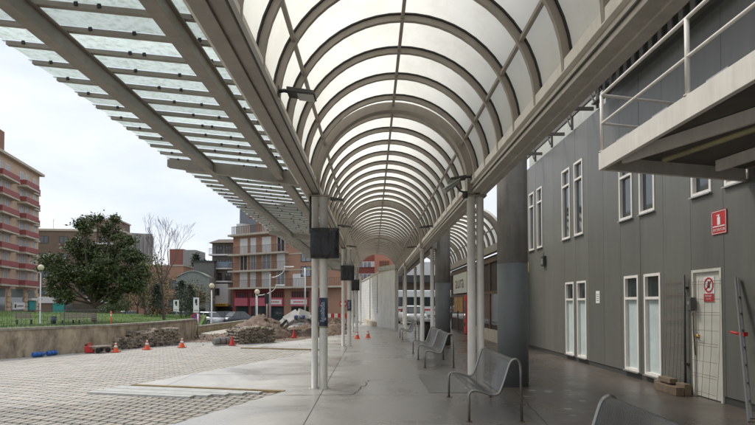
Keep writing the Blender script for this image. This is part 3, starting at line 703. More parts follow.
# ------------------------------------------------------------------ monitors wrapped in black plastic
def wrapped(y, x0, x1, z0, z1, lab, seed=1, ext=False):
    t = thing('wrapped_monitor', lab, 'monitor', ((x0+x1)/2, y-.16, (z0+z1)/2), group='black wrapped monitors on the left columns')
    b = MB(); nx, nz = 18, 18; hw, hh, hd = (x1-x0)/2, (z1-z0)/2, .10; b.smooth = False
    def P(u, v, sd_):
        x = -hw+2*hw*u; z = -hh+2*hh*v
        nn = noise.noise(Vector((x*9, z*5, seed*3+sd_)))*.012+noise.noise(Vector((x*25, z*8, seed+sd_)))*.006
        edge = min(u, 1-u, v, 1-v)*8; e1 = min(1, edge)
        sag = (-.018*(abs(noise.noise(Vector((x*9, seed, 0)))))) if v < .01 else 0
        return (x+nn*.6, sd_*(hd*.75+hd*.3*e1)+nn, z+nn*.5+sag*1.0)
    for sd_ in (-1, 1):
        base = len(b.v)
        for j in range(nz+1):
            for i in range(nx+1): b.v.append(P(i/nx, j/nz, sd_))
        for j in range(nz):
            for i in range(nx):
                a = base+j*(nx+1)+i; q = (a, a+1, a+nx+2, a+nx+1); b.face(q if sd_ < 0 else q[::-1])
    n1_ = (nx+1)*(nz+1); rim = [i for i in range(nx+1)]+[j*(nx+1)+nx for j in range(1, nz+1)]+[nz*(nx+1)+i for i in range(nx-1, -1, -1)]+[j*(nx+1) for j in range(nz-1, 0, -1)]
    for i in range(len(rim)): a, c = rim[i], rim[(i+1) % len(rim)]; b.face((a, a+n1_, c+n1_, c))
    b.build('plastic_cover', M_black, t)
    b = MB(); b.box(-.03, .03, .11, .17, -.06, .06); b.box(-.03, .03, .085, .11, -.1, .1); b.build('bracket', M_dark, t); return t
wrapped(10.27, -1.14, -.61, 2.43, 2.99, 'nearest and largest monitor wrapped in black plastic on the left column pair', 1)
wrapped(20.35, -1.16, -.66, 2.44, 2.99, 'middle black wrapped monitor on the second left column pair', 2)
wrapped(30.45, -1.15, -.70, 2.30, 2.90, 'farthest black wrapped monitor on the third left column pair', 3)
# text wraps on the columns
for (x, y, r, z0, z1, lab, s) in ((-.912, 10.27, .080, 1.17, 1.70, 'dark blue printed label wrapped round the nearest left column', 'Igualada'), (-.852, 20.35, .080, 1.33, 1.72, 'faded blue printed label wrapped round the second left column', 'Igualada')):
    t = thing('column_label', lab, 'label', (x, y, 0), group='printed labels wrapped on the columns')
    b = MB(); b.lathe((0, 0, 0), [(r+.003, z0), (r+.003, z1)], 24); b.build('vinyl_wrap', M_navy, t); b = MB(); b.lathe((0, 0, 0), [(r+.004, z0-.03), (r+.004, z0-.004)], 24); b.build('lower_band', mat('tape_ochre', (.25, .24, .14), .6), t)
    text(s, .125, mat('pale_ink', (.42, .47, .55), .6), t, (-.012, -r-.0065, (z0+z1)/2), (pi/2, -pi/2, 0), ext=.001, sx=.92*(z1-z0)/.53)

# ------------------------------------------------------------------ floodlights and camera
def flood(x, y, z, sg, lab):
    t = thing('floodlight', lab, 'floodlight', (x, y, z), 0 if sg > 0 else pi, group='black floodlights along the arcade beams')
    b = MB(); b.hexa([(0.10, -.10, -.035), (.42, -.12, -.075), (.42, .12, -.075), (.10, .10, -.035), (.10, -.09, .03), (.40, -.10, -.02), (.40, .10, -.02), (.10, .09, .03)]); b.build('housing', M_dark, t, .012)
    b = MB(); b.hexa([(.22, -.09, -.066), (.40, -.10, -.086), (.40, .10, -.086), (.22, .09, -.066), (.22, -.09, -.052), (.40, -.10, -.072), (.40, .10, -.072), (.22, .09, -.052)]); b.build('lens', mat('lamp_lens', (.35, .34, .30), .3), t)
    b = MB(); b.tube([(0, 0, .0), (.06, 0, .01), (.12, 0, .0)], .022, 8); b.box(0, .012, -.05, .05, -.05, .05); b.build('bracket', M_dark, t)
fl = [('left', 6.0, 'nearest'), ('left', 12.2, 'second'), ('left', 16.5, 'third'), ('left', 22.4, 'fourth'), ('right', 10.05, 'nearest'), ('right', 16.5, 'second'), ('right', 22.5, 'third')]
for sd_, y, o_ in fl:
    flood(-1.04 if sd_ == 'left' else 1.843, y, 3.95 if sd_ == 'left' else 3.93, 1 if sd_ == 'left' else -1, f'{o_} black floodlight on the {sd_} edge beam of the arcade')
q = atY(455, 186, 9.9); t = thing('security_camera', 'grey bullet security camera on a bracket by the top of the right columns', 'camera', (q.x, q.y, q.z))
b = MB(); d = Vector((-.26, -.12, -.2)); u0 = Vector((.05, .02, .08)); b.tube([u0, u0+d], .05, 14); b.bar(u0+Vector((.02, 0, .055)), u0+d*1.08+Vector((0, 0, .055)), .12, .012); b.build('body', mat('camera_grey', (.30, .31, .29), .4), t)
b = MB(); b.tube([(0.0, 0, .03), (.10, .05, -.08), (.20, .1, -.10)], .018, 8); b.lathe((.20, .1, -.2), [(.05, 0), (.05, .12)], 10); b.build('bracket', M_dark, t)

exec_rest = True

# ------------------------------------------------------------------ lawn terrace, retaining wall
WT = .86
M_rwall = mat('stained_concrete_wall', (.45, .37, .265), .9, var=.3, vscale=1.6, streak=.9, stain=(.10, .08, .055), bump=.4, bscale=15, ss=(1.7, 1.7, .8))
WP = [wa2-wd*6, wa2]+[Vector((atZ(x_, y_).x, atZ(x_, y_).y)) for x_, y_ in ((109, 349.4), (150, 344.4), (180, 340.0), (196, 336.6))]
WLs = [0]
for a_, c_ in zip(WP, WP[1:]): WLs.append(WLs[-1]+(c_-a_).length)
def Wp(s):
    t = s*WLs[-1]
    for i in range(len(WP)-1):
        if t <= WLs[i+1]+1e-9: return WP[i].lerp(WP[i+1], (t-WLs[i])/(WLs[i+1]-WLs[i]))
    return WP[-1].copy()
S0, S1 = WP[0], WP[-1]
def wallseg(name, lab, a, c, th, z0, z1, m, cope=True, cat='wall'):
    t = thing(name, lab, cat, (0, 0, 0)); d = (c-a).normalized(); n = Vector((d.y, -d.x))
    def hx(o0, o1, za, zb): p = [a+n*o0, a+n*o1, c+n*o1, c+n*o0]; return [(*q, za) for q in p]+[(*q, zb) for q in p]
    b = MB(); b.hexa(hx(-th, 0, z0, z1)); b.build('wall_body', m, t)
    if cope: b = MB(); b.hexa(hx(-th-.04, .035, z1, z1+.07)); b.build('coping', mat('coping_stone', (.30, .275, .225), .9, var=.3, vscale=4, streak=.5), t, .01)
    return t
rw = thing('retaining_wall', 'long stained concrete retaining wall holding up the lawn on the left', 'wall')
M_cope = mat('coping_stone', (.30, .275, .225), .9, var=.3, vscale=4, streak=.5)
def ribbon(name, o0, o1, za, zb, m):
    b = MB(); L_ = []; n_ = len(WP)
    for i in range(n_):
        d = (WP[min(i+1, n_-1)]-WP[max(i-1, 0)]).normalized(); nn_ = Vector((d.y, -d.x))
        for (o_, z_) in ((o0, za), (o1, za), (o1, zb), (o0, zb)): b.v.append((*(WP[i]+nn_*o_), z_))
    for i in range(n_-1):
        for k in range(4): b.face((i*4+k, i*4+(k+1) % 4, i*4+4+(k+1) % 4, i*4+4+k))
    b.face((3, 2, 1, 0)); e_ = (n_-1)*4; b.face((e_, e_+1, e_+2, e_+3)); return b.build(name, m, rw)
ribbon('wall_body', -.25, 0, -.1, WT-.07, M_rwall); ribbon('coping', -.29, .035, WT-.07, WT, M_cope)
b = MB(); b.lathe((S1.x+.12, S1.y-.1, -.05), [(.045, 0), (.045, 1.15)], 10); tag(b.build('steel_post', M_alu), 'short steel post at the end of the stained retaining wall', 'post')
# lawn
lp = []
rows = []
for k in range(22):
    s = -6+k*1.5 if k < 10 else None
N_ = 26
def lz(y, s):
    K = ((0, .35), (24, .33), (33, .20), (40, .22), (50, .58), (58, .93), (66, .98))
    for (a_, za), (c_, zc) in zip(K, K[1:]):
        if y <= c_: v = za+(zc-za)*(y-a_)/(c_-a_); break
    else: v = .98
    return v*(1-.55*s) if y > 33 else v
b = MB()
for j in range(13):
    t = j/12
    for i in range(N_+1):
        s = i/N_; p = Wp(s); far = Vector((-60+43*s, 62-6*s)); q = p.lerp(far, t)-wn*.15*(1-t)
        z = lz(q.y, s)+.05*noise.noise(Vector((q.x*.3, q.y*.3, 0)))
        b.v.append((q.x, q.y, z))
for j in range(12):
    for i in range(N_): a = j*(N_+1)+i; b.face((a, a+N_+1, a+N_+2, a+1)[::-1])
for i_ in (0, N_):
    e0 = len(b.v)
    for j in range(13): q_ = b.v[j*(N_+1)+i_]; b.v.append((q_[0], q_[1], -1.0))
    for j in range(12): b.face((j*(N_+1)+i_, (j+1)*(N_+1)+i_, e0+j+1, e0+j))
M_grass = mat('grass', (.085, .145, .022), .95, var=.35, vscale=.6, bump=1, bscale=120)
lawn = tag(b.build('lawn', M_grass), kind='structure')
def lawnz(x, y):
    dg_ = bpy.context.evaluated_depsgraph_get(); r, loc, *_ = lawn.ray_cast(Vector((x, y, 10)), Vector((0, 0, -1))); return loc.z if r else gz(x, y)
b = MB(); rn = random.Random(8)
for k in range(26000):
    s = rn.random(); t = rn.uniform(.25, 1); p = Wp(s); far = Vector((-60+43*s, 62-6*s)); q = p.lerp(far, t)-wn*.3
    if abs(q.x)/q.y > .78: continue
    z = lz(q.y, s)-.03; h = rn.uniform(.05, .14); a = rn.uniform(0, pi); w_ = rn.uniform(.01, .03)
    dx, dy = cos(a)*w_, sin(a)*w_; n = len(b.v); b.v += [(q.x-dx, q.y-dy, z), (q.x+dx, q.y+dy, z), (q.x+rn.uniform(-.04, .04), q.y+rn.uniform(-.04, .04), z+h)]; b.face((n, n+1, n+2))
tag(b.build('grass', mat('grass_blade', (.10, .17, .03), .9, var=.3)), 'short green grass tufts growing on the lawn above the wall', 'grass', kind='stuff')
# railing on the wall
t = thing('railing', 'thin dark metal railing along the top of the stained retaining wall', 'railing', (0, 0, 0))
M_rail = mat('railing_paint', (.10, .11, .10), .6)
ra_, rb_ = S0 + (-wn)*.2, WP[2] - wn*.2
d = (rb_-ra_); n = int(d.length/.13); b = MB()
for k in range(n+1):
    p = ra_+d*(k/n); w_ = .009 if k % 15 else .028; b.box(p.x-w_/2, p.x+w_/2, p.y-w_/2, p.y+w_/2, WT-.05, WT+.50)
b.build('balusters', M_rail, t); b = MB(); b.bar((*ra_, WT+.51), (*rb_, WT+.51), .025, .02); b.build('handrail', M_rail, t); b = MB(); b.bar((*ra_, WT+.06), (*rb_, WT+.06), .02, .02); b.build('bottom_rail', M_rail, t)
# lower wall and path further back
A = atZ(203, 334); C_ = atZ(258, 323)
A2 = Vector((A.x, A.y)); C2 = Vector((C_.x, min(C_.y, 44)))
C2 = Vector((-8.6, 43.0)); A2 = Vector((-8.9, 28.0))
wallseg('low_wall', 'low yellowish concrete wall beside the pale path behind the dirt heap', A2, C2, .2, -.3, .36, mat('yellow_concrete', (.36, .29, .17), .9, var=.3, vscale=2, streak=.5))
b = MB(); b.hexa([(A2.x+.25, A2.y-.4, -.03), (A2.x+1.5, A2.y-2.0, -.03), (C2.x+2.2, C2.y, -.03), (C2.x+.3, C2.y, -.03), (A2.x+.25, A2.y-.4, .08), (A2.x+1.5, A2.y-2.0, .08), (C2.x+2.2, C2.y, .08), (C2.x+.3, C2.y, .08)])
tag(b.build('path', mat('pale_path', (.42, .38, .32), .9, var=.15)), kind='structure')

# ------------------------------------------------------------------ road works
def mound(name, lab, cx, cy, rx, ry, h, seed, m=None, cat='heap'):
    b = MB(); b.smooth = True; n = 60; k_ = 20; b.v.append((cx, cy, h*.98))
    for j in range(1, k_+1):
        r = j/k_
        for i in range(n):
            a = 2*pi*i/n; wob = 1+.22*noise.noise(Vector((cos(a)*1.5, sin(a)*1.5, seed)))
            x = cx+rx*r*cos(a)*wob; y = cy+ry*r*sin(a)*wob
            z = h*(1-r)**.9*(1-.0)+.22*h*noise.noise(Vector((x*1.6, y*1.6, seed)))*(1-r*.6)+.13*noise.noise(Vector((x*3.5, y*3.5, seed)))+.11*noise.noise(Vector((x*8, y*8, seed)))
            b.v.append((x, y, max(-.08, z) if j < k_ else -.08))
    for i in range(n): b.face((0, 1+i, 1+(i+1) % n))
    for j in range(k_-1):
        for i in range(n):
            a = 1+j*n+i; c = 1+j*n+(i+1) % n; b.face((a, a+n, c+n, c))
    rn = random.Random(seed); b.smooth = False
    for k in range(620):
        a = rn.uniform(0, 2*pi); r = rn.random()**.6*1.15; x = cx+rx*r*cos(a); y = cy+ry*r*sin(a); z = max(-.05, h*(1-min(r, 1))**.9)+rn.uniform(-.03, .03); s = rn.uniform(.02, .06)*(1 if rn.random() < .9 else 2.2)
        R3 = [Vector((rn.uniform(-s, s), rn.uniform(-s, s), rn.uniform(-s, s)*.8)) for _ in range(4)]; n0 = len(b.v)
        b.v += [tuple(Vector((x, y, z))+v) for v in R3]
        for f in ((0, 1, 2), (0, 2, 3), (0, 3, 1), (1, 3, 2)): b.face((n0+f[0], n0+f[1], n0+f[2]))
    return tag(b.build(name, m or M_dirt), lab, cat)
mound('dirt_heap', 'tall brown soil heap behind the square stack of cobbles', -5.5, 26.6, 1.75, 2.5, 1.08, 3)
mound('dirt_heap', 'wide low brown soil heap behind the nearest left column pair', -3.1, 28.8, 2.0, 2.2, .62, 5)
mound('dirt_heap', 'long flat spill of brown soil behind the lying grey roll', -6.6, 25.4, 1.5, 1.5, .16, 9)
mound('dirt_heap', 'small soil heap with rubble between the first and second left columns', -2.3, 34.0, 1.1, 2.0, .6, 12)
b = MB(); b.quad((-9.5, 22.5, -.034), (-.6, 24.2, -.034), (-.9, 37, -.034), (-10, 37, -.034)); tag(b.build('bare_earth', M_dirt), kind='structure')

M_stone = mat('granite_sett', (.24, .21, .175), .9, var=.3, vscale=9, vcol='tint')
def sett_stack(lab, a, c, depth, hfn, seed):
    a = Vector(a); c = Vector(c); d = (c-a).normalized(); n = Vector((-d.y, d.x)); Ln = (c-a).length
    b = MB(); b.colr = []; rn = random.Random(seed); row = .06
    nl = int(Ln/.14)
    for li in range(nl):
        for di in range(max(2, int(depth/.16))):
            s = (li+.5)/nl; h = hfn(s)+rn.uniform(-.014, .014); nz = int(h/row)
            for zi in range(nz):
                if di not in (0, 1, max(2, int(depth/.16))-1) and zi < nz-2 and li not in (0, 1, nl-1): continue
                p = a+d*((li+.25+.5*(zi % 2))*Ln/nl+rn.uniform(-.02, .02))+n*(di*.16+.08+rn.uniform(-.022, .022)); z = -.03+zi*row+rn.uniform(-.008, .008)
                hx = .068+rn.uniform(-.010, .008); hy = .07; hz = row*.93; an = rn.uniform(-.13, .13); u = (d*cos(an)+n*sin(an))*hx; v_ = (n*cos(an)-d*sin(an))*hy
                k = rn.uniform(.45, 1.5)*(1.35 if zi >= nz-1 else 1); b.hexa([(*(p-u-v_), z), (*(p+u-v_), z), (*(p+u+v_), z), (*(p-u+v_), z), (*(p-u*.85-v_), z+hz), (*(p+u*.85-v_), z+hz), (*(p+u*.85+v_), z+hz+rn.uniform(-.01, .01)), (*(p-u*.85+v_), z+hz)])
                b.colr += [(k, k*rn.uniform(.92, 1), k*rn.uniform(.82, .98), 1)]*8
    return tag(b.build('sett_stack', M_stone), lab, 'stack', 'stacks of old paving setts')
def gp(x, y): q = atZ(x, y, -.03); return (q.x, q.y)
sett_stack('lowest stack of grey setts at the left end beside the timber trolley', gp(103, 350.6), gp(130, 348.6), .36, lambda s: .45, 1)
sett_stack('middle stack of grey setts against the retaining wall', gp(129.5, 348.4), gp(154, 346.6), .62, lambda s: .60, 2)
sett_stack('tallest and rightmost stack of grey setts against the retaining wall', gp(154, 346.3), gp(180, 344.3), .85, lambda s: .70, 3)
sett_stack('square stack of brown setts standing alone in front of the tall soil heap', gp(239, 344.0), gp(275, 342.0), 1.2, lambda s: .60+.1*sin(3.1*s), 4)
sett_stack('distant low pile of setts on the wide low soil heap', gp(291, 335.5), gp(317, 335.0), .6, lambda s: .32, 5)
# broken slabs on the heap
t = thing('rubble_slabs', 'pale grey broken slabs lying bent over the wide low soil heap', 'rubble', (0, 0, 0))
M_slab = mat('broken_slab', (.40, .38, .35), .85, var=.3, vscale=4, streak=.3)
for (a, c, w_) in (((277, 330), (287, 321), .34), ((286, 321.5), (299, 313.5), .40), ((298, 313.5), (310, 318), .42), ((309, 318), (318, 327), .30), ((293, 320), (304, 316), .3)):
    A = atY(*a, 27.2); C_ = atY(*c, 27.4); b = MB(); b.bar(A, C_, w_*1.8, w_*.55, Vector((0, -.55, 1))); b.build('slab', M_slab, t, .03)
for (a, c) in (((274, 333), (287, 320)), ((308, 319), (320, 329))):
    A = atY(*a, 26.9); C_ = atY(*c, 26.9); b = MB(); b.bar(A, C_, .14, .12); b.build('dark_edge', M_dark, t)
b = MB(); q = atY(300, 317, 27.0); b.box(q.x-.3, q.x+.25, q.y-.1, q.y+.15, q.z-.12, q.z+.10); tag(b.build('bag', mat('bag_blue', (.06, .09, .22), .7, var=.4, vscale=8), None, .08), 'dark blue bag lying on top of the broken slabs', 'bag')
# cones
b = MB(); rn = random.Random(17)
for k in range(420):
    x = rn.uniform(-8.2, -1.2); y = rn.uniform(20.8, 26)+rn.uniform(0, 2); s_ = rn.uniform(.012, .05)
    R3 = [Vector((x, y, -.02))+Vector((rn.uniform(-s_, s_), rn.uniform(-s_, s_), rn.uniform(-.3, 1)*s_)) for _ in range(4)]; n0 = len(b.v); b.v += [tuple(v) for v in R3]
    for f_ in ((0, 1, 2), (0, 2, 3), (0, 3, 1), (1, 3, 2)): b.face((n0+f_[0], n0+f_[1], n0+f_[2]))
tag(b.build('loose_gravel', M_dirt), 'loose crumbs of soil and stone scattered in front of the heaps', 'gravel', kind='stuff')
cone_p = None
def cone(x, y, hpx, lab, red=False):
    global cone_p
    q = atZ(x, y, -.02)
    t = thing('traffic_cone', lab, 'traffic cone', (q.x, q.y, -.018), group='traffic cones round the works')
    h = hpx/F*q.y; r = h*.27
    b = MB(); b.box(-r*1.45, r*1.45, -r*1.45, r*1.45, 0, .03*h/.4); b.build('base', M_orange if not red else M_red, t, .005)
    b = MB(); b.lathe((0, 0, 0), [(r*1.05, .028*h/.4), (r*.97, .1*h), (r*.22, h*.98), (r*.18, h)], 20); b.build('body', M_orange if not red else M_red, t)
    if not red:
        f = lambda u: r*(1.0-.78*u)
        b = MB(); b.lathe((0, 0, 0), [(f(.50)+.006, h*.50), (f(.70)+.006, h*.70)], 20); b.build('white_band', M_whitep, t)
        b = MB(); b.lathe((0, 0, 0), [(f(.86)+.005, h*.84), (f(.97)+.006, h*.96)], 20); b.build('top_band', M_whitep, t)
    return t
cone(115.7, 352, 9.3, 'orange cone leftmost of the row before the sett stacks')
cone(147, 349.3, 9.2, 'orange cone in the middle of the row before the sett stacks')
cone(182, 347.3, 9.2, 'orange cone at the right end of the row before the sett stacks')
cone(232, 345, 9, 'plain red cone beside the grey roll', True)
cone(294, 337.5, 8, 'plain red cone before the wide low soil heap', True)
cone(357.3, 339, 8.5, 'orange cone in the walkway, nearer to the left columns')
cone(368, 338, 8, 'orange cone in the walkway, nearer to the white wall')
# lying things along the wall
def lying(x0, x1, y, dia, name, lab, cat, m, endm=None, hollow=False):
    A = atZ(x0, y, -.02); C_ = atZ(x1, y-1.0, -.02); r = dia/2; b = MB(); A.z = C_.z = r-.02; d = (C_-A)
    t = thing(name, lab, cat, (0, 0, 0))
    b.tube([A, A+d*.03, A+d*.06, A+d*.94, A+d*.97, C_], [r*.8, r*.93, r, r, r*.93, r*.8], 16); b.build('body', m, t)
    b = MB(); b.tube([C_-d*.0, C_+d*.10], r*.45, 12); b.build('neck', endm or m, t)
    b = MB(); b.tube([A+d*.3, A+d*.34], r*1.03, 16); b.tube([A+d*.66, A+d*.70], r*1.03, 16); b.build('strap', M_gasket, t)
lying(32.5, 43.5, 357.3, .15, 'gas_bottle', 'left one of two blue bottles lying at the wall foot', 'bottle', M_bluep, M_gasket)
lying(47, 56.5, 355.8, .15, 'gas_bottle', 'right one of two blue bottles lying at the wall foot, with white neck', 'bottle', M_bluep, M_whitep)
lying(213.5, 229.5, 345.2, .29, 'membrane_roll', 'grey membrane roll lying on the paving beside the plain red cone', 'roll', mat('grey_felt', (.22, .21, .19), .9, var=.3, vscale=12), M_gasket)
q = atZ(89.5, 352.6, -.02); t = thing('jerry_can', 'bright red jerry can at the wall foot left of the timber trolley', 'jerry can', (q.x, q.y, -.02), R(20))
b = MB(); b.hexa([(-.14, -.09, 0), (.14, -.09, 0), (.14, .09, 0), (-.14, .09, 0), (-.14, -.09, .22), (.10, -.09, .25), (.10, .09, .25), (-.14, .09, .22)]); b.build('body', M_red, t, .025)
b = MB(); b.tube([(-.08, 0, .23), (-.06, 0, .30), (.04, 0, .31), (.07, 0, .25)], .018, 8); b.build('handle', M_red, t); b = MB(); b.lathe((-.11, 0, .23), [(.03, 0), (.03, .05)], 10); b.build('cap', M_gasket, t)
q = atZ(99.5, 352.4, -.02); t = thing('trolley', 'low timber trolley with small wheels between the red can and the setts', 'trolley', (q.x, q.y, -.02), math.atan2(wd.y, wd.x))
b = MB()
for k in range(4): b.box(-.28, .30, -.22+.115*k, -.12+.115*k, .19, .225)
b.box(-.2, -.12, -.2, .2, .12, .19); b.box(.12, .2, -.2, .2, .12, .19); b.build('deck', mat('trolley_timber', (.34, .30, .25), .9, var=.3, vscale=8), t)
for x in (-.17, .17):
    for y in (-.2, .2): b = MB(); b.tube([(x, y-.025, .085), (x, y+.025, .085)], .085, 16); b.build('wheel', M_gasket, t)

# ------------------------------------------------------------------ trees
def leaf_mat(name, c, v=.35, tr=.3):
    m = mat(name, c, .6, var=v, vscale=1.3, vcol='tint'); return m
def limb(b, p, d, L_, r, depth, rn, tips, spread=.6, shrink=.72, nseg=4, up=.12, kids_=(2, 3), tipr=.004):
    pts = [p.copy()]; rs = [r]; q = p.copy(); dd = d.copy()
    for i in range(nseg):
        dd = (dd+Vector((rn.uniform(-1, 1), rn.uniform(-1, 1), rn.uniform(-.5, 1)+up))*.13).normalized(); q = q+dd*L_/nseg; pts.append(q.copy()); rs.append(max(tipr, r*(1-.38*(i+1)/nseg)))
    b.tube(pts, rs, 7 if r > .03 else 4, cap=False)
    if depth == 0: tips.append((q, dd)); return
    for k in range(rn.randint(*kids_)):
        st_ = pts[-1] if k < 2 else pts[rn.randint(2, nseg-1)]
        ax = Vector((rn.uniform(-1, 1), rn.uniform(-1, 1), rn.uniform(-.35, .6))).normalized(); nd = (dd+ax*spread*rn.uniform(.6, 1.3)).normalized()
        limb(b, st_, nd, L_*shrink*rn.uniform(.8, 1.15), rs[-1]*.72, depth-1, rn, tips, spread, shrink, nseg, up, kids_, tipr)
def leaves(b, centers, n, rad, size, rn, dark=.45):
    b.colr = b.colr or []
    for c, k_ in centers:
        for i in range(n):
            v = Vector((rn.gauss(0, 1), rn.gauss(0, 1), rn.gauss(0, .75)))*rad*.55*k_; p = c+v; s = size*rn.uniform(.6, 1.3)
            a = Vector((rn.uniform(-1, 1), rn.uniform(-1, 1), rn.uniform(-.6, .6))).normalized(); u = a.cross(Vector((rn.uniform(-1, 1), rn.uniform(-1, 1), rn.uniform(-1, 1)))).normalized()
            n0 = len(b.v); b.v += [tuple(p-a*s), tuple(p+u*s*.45), tuple(p+a*s), tuple(p-u*s*.45)]; b.face((n0, n0+1, n0+2, n0+3)); t = rn.uniform(dark, 1.5); b.colr += [(t*rn.uniform(.9, 1.15), t, t*rn.uniform(.7, 1), 1)]*4
def tree(name, lab, cat, x, y, z, h, cr, trunk_h, crown, leafm, seed, n_clump=170, per=55, lsize=.11, clump=.5, r0=.14, group=None, shape=None, bark=None):
    t = thing(name, lab, cat, (x, y, z), group=group); rn = random.Random(seed); b = MB(); tips = []
    limb(b, Vector((0, 0, -.1)), Vector((rn.uniform(-.05, .05), 0, 1)).normalized(), trunk_h, r0, 0, rn, tips, nseg=4)
    top = tips[-1][0]; tips = []
    b2 = MB()
    for k in range(6):
        a = 2*pi*k/6+rn.uniform(-.4, .4); limb(b2, top-Vector((0, 0, rn.uniform(0, trunk_h*.2))), Vector((cos(a)*.8, sin(a)*.8, 1)).normalized(), (h-trunk_h)*.38, r0*.5, 2, rn, tips, .7, .7)
    b.build('trunk', bark or M_bark, t); b2.build('limbs', bark or M_bark, t)
    cs = []
    cz = (trunk_h*.75+h)/2; hz = (h-trunk_h*.75)/2
    while len(cs) < n_clump:
        v = Vector((rn.uniform(-1, 1), rn.uniform(-1, 1), rn.uniform(-1, 1)))
        if v.length > 1 or v.length < .35: continue
        wob = 1+.28*noise.noise(v*1.8+Vector((seed, 0, 0)))
        f = 1
        if shape: f = shape((v.z+1)/2)
        cs.append((Vector((v.x*cr*wob*f, v.y*cr*wob*f, cz+v.z*hz*wob)), rn.uniform(.6, 1.15)))
    b = MB(); leaves(b, cs, per, clump, lsize, rn); b.build('crown', leafm, t); return t
LM = leaf_mat('magnolia_leaf', (.07, .095, .032)); LM2 = leaf_mat('olive_leaf', (.15, .125, .055)); LM3 = leaf_mat('conifer_needle', (.022, .045, .022)); LM4 = leaf_mat('shrub_leaf', (.045, .09, .02))
YM = 42; q = atY(94, 322, YM); zl = lawnz(q.x, YM)
def lobed_tree(px, Y, zl, lobes, lab, seed, leafm, base_x):
    q0 = atY(base_x, 322, Y); t = thing('magnolia_tree', lab, 'tree', (q0.x, Y, zl)); rn = random.Random(seed); k_ = Y/F
    b = MB(); tp = []; limb(b, Vector((0, 0, -.2)), Vector((.02, 0, 1)).normalized(), 1.9, .20, 0, rn, tp, nseg=4); top = tp[-1][0]; b.build('trunk', M_bark, t)
    bl = MB(); cs = []
    for (lx, ly, lr) in lobes:
        c = atY(lx, ly, Y); c = Vector((c.x-q0.x, rn.uniform(-1, 1)*2.4*max(.2, 1-abs(lx-base_x)/60), c.z-zl)); r = lr*k_
        mid = top.lerp(c, .5)+Vector((rn.uniform(-.2, .2), rn.uniform(-.2, .2), -.25)); bl.tube([top-Vector((0, 0, rn.uniform(0, .6))), mid, c], [.085, .055, .02], 6, cap=False)
        for _ in range(5): v = Vector((rn.gauss(0, 1), rn.gauss(0, 1), rn.gauss(0, .8))).normalized()*r; bl.tube([mid.lerp(c, rn.uniform(.3, .9)), c+v*.6, c+v*1.02], [.03, .018, .008], 4, cap=False)
        n = int(5+r*r*26)
        for _ in range(n):
            v = Vector((rn.gauss(0, 1), rn.gauss(0, 1), rn.gauss(0, 1))).normalized()*rn.uniform(.45, 1.08); p_ = c+Vector((v.x*r, v.y*r*1.1, v.z*r*.8)); cs.append((p_, rn.uniform(.35, 1.0)))
    bl.build('limbs', M_bark, t); b = MB(); leaves(b, cs, 50, .52, .115, rn, .35); b.build('crown', leafm, t); return t
lobed_tree(94, YM, zl, [(60, 264, 13), (80, 247, 13), (101, 231, 10), (87, 221, 6), (75, 229, 5), (112, 218, 4), (118, 240, 10), (131, 256, 12), (141, 272, 8), (110, 268, 16), (88, 276, 15), (58, 286, 10), (127, 289, 10), (104, 292, 10), (76, 296, 9), (98, 217, 3.5), (52, 276, 6), (140, 285, 6), (68, 246, 8), (95, 252, 12), (72, 270, 14), (120, 276, 14), (94, 286, 14), (132, 282, 9), (64, 294, 7), (118, 297, 8), (107, 254, 12), (84, 262, 13), (92, 229, 8)], 'broad dark green evergreen tree standing on the lawn', 11, LM, 94)
# small bare tree and twiggy trees
def bare(x, y, z, h, lab, seed, sp=.5, r0=.1, depth=5, m=None):
    t = thing('bare_tree', lab, 'tree', (x, y, z)); rn = random.Random(seed); b = MB(); tips = []
    L_ = h*.36; limb(b, Vector((0, 0, -.1)), Vector((0, 0, 1)), L_, r0, 0, rn, tips); b.build('trunk', M_bark, t); top = tips[-1][0]
    b = MB(); tips = []
    for k in range(5):
        a = 2*pi*k/5+rn.uniform(-.5, .5); limb(b, top-Vector((0, 0, rn.uniform(0, L_*.3))), Vector((cos(a)*.55, sin(a)*.55, 1)).normalized(), h*.22, r0*.5, depth-2, rn, tips, sp, .74, 3, .35, (2, 3), .008)
    b.build('branches', mat('twig_bark', (.13, .105, .085), .9), t); return tips
q = atY(164, 322, 45); bare(q.x, 45, lawnz(q.x, 45), 8.7, 'leafless tree with fine upright twigs standing at the right of the lawn', 21, .5, .13, 6)
q = atY(146, 318, 55); zz = lawnz(q.x, 55)
tree('budding_tree', 'brownish sparse tree with reddish buds behind the magnolia', 'tree', q.x, 55, zz, 6.0, 2.6, 1.6, None, LM2, 31, 110, 26, .11, .7, .14)
for (px_, Y_, h_, r_, lab_, sd_) in ((138, 60, 5.2, 2.2, 'thin olive coloured tree between the magnolia and the bare tree', 41), (153, 63, 4.6, 2.0, 'low twiggy brownish tree in front of the orange brick house', 43), (196, 68, 4.2, 1.7, 'sparse brownish tree before the dark grey house', 44), (188, 70, 5.0, 2.0, 'thin olive tree covering the front of the grey green house', 45)):
    q = atY(px_, 318, Y_); tree('twiggy_tree', lab_, 'tree', q.x, Y_, -.3 if px_ > 150 else .3, h_, r_, 1.2, None, LM2, sd_, 90, 22, .10, .65, .11)
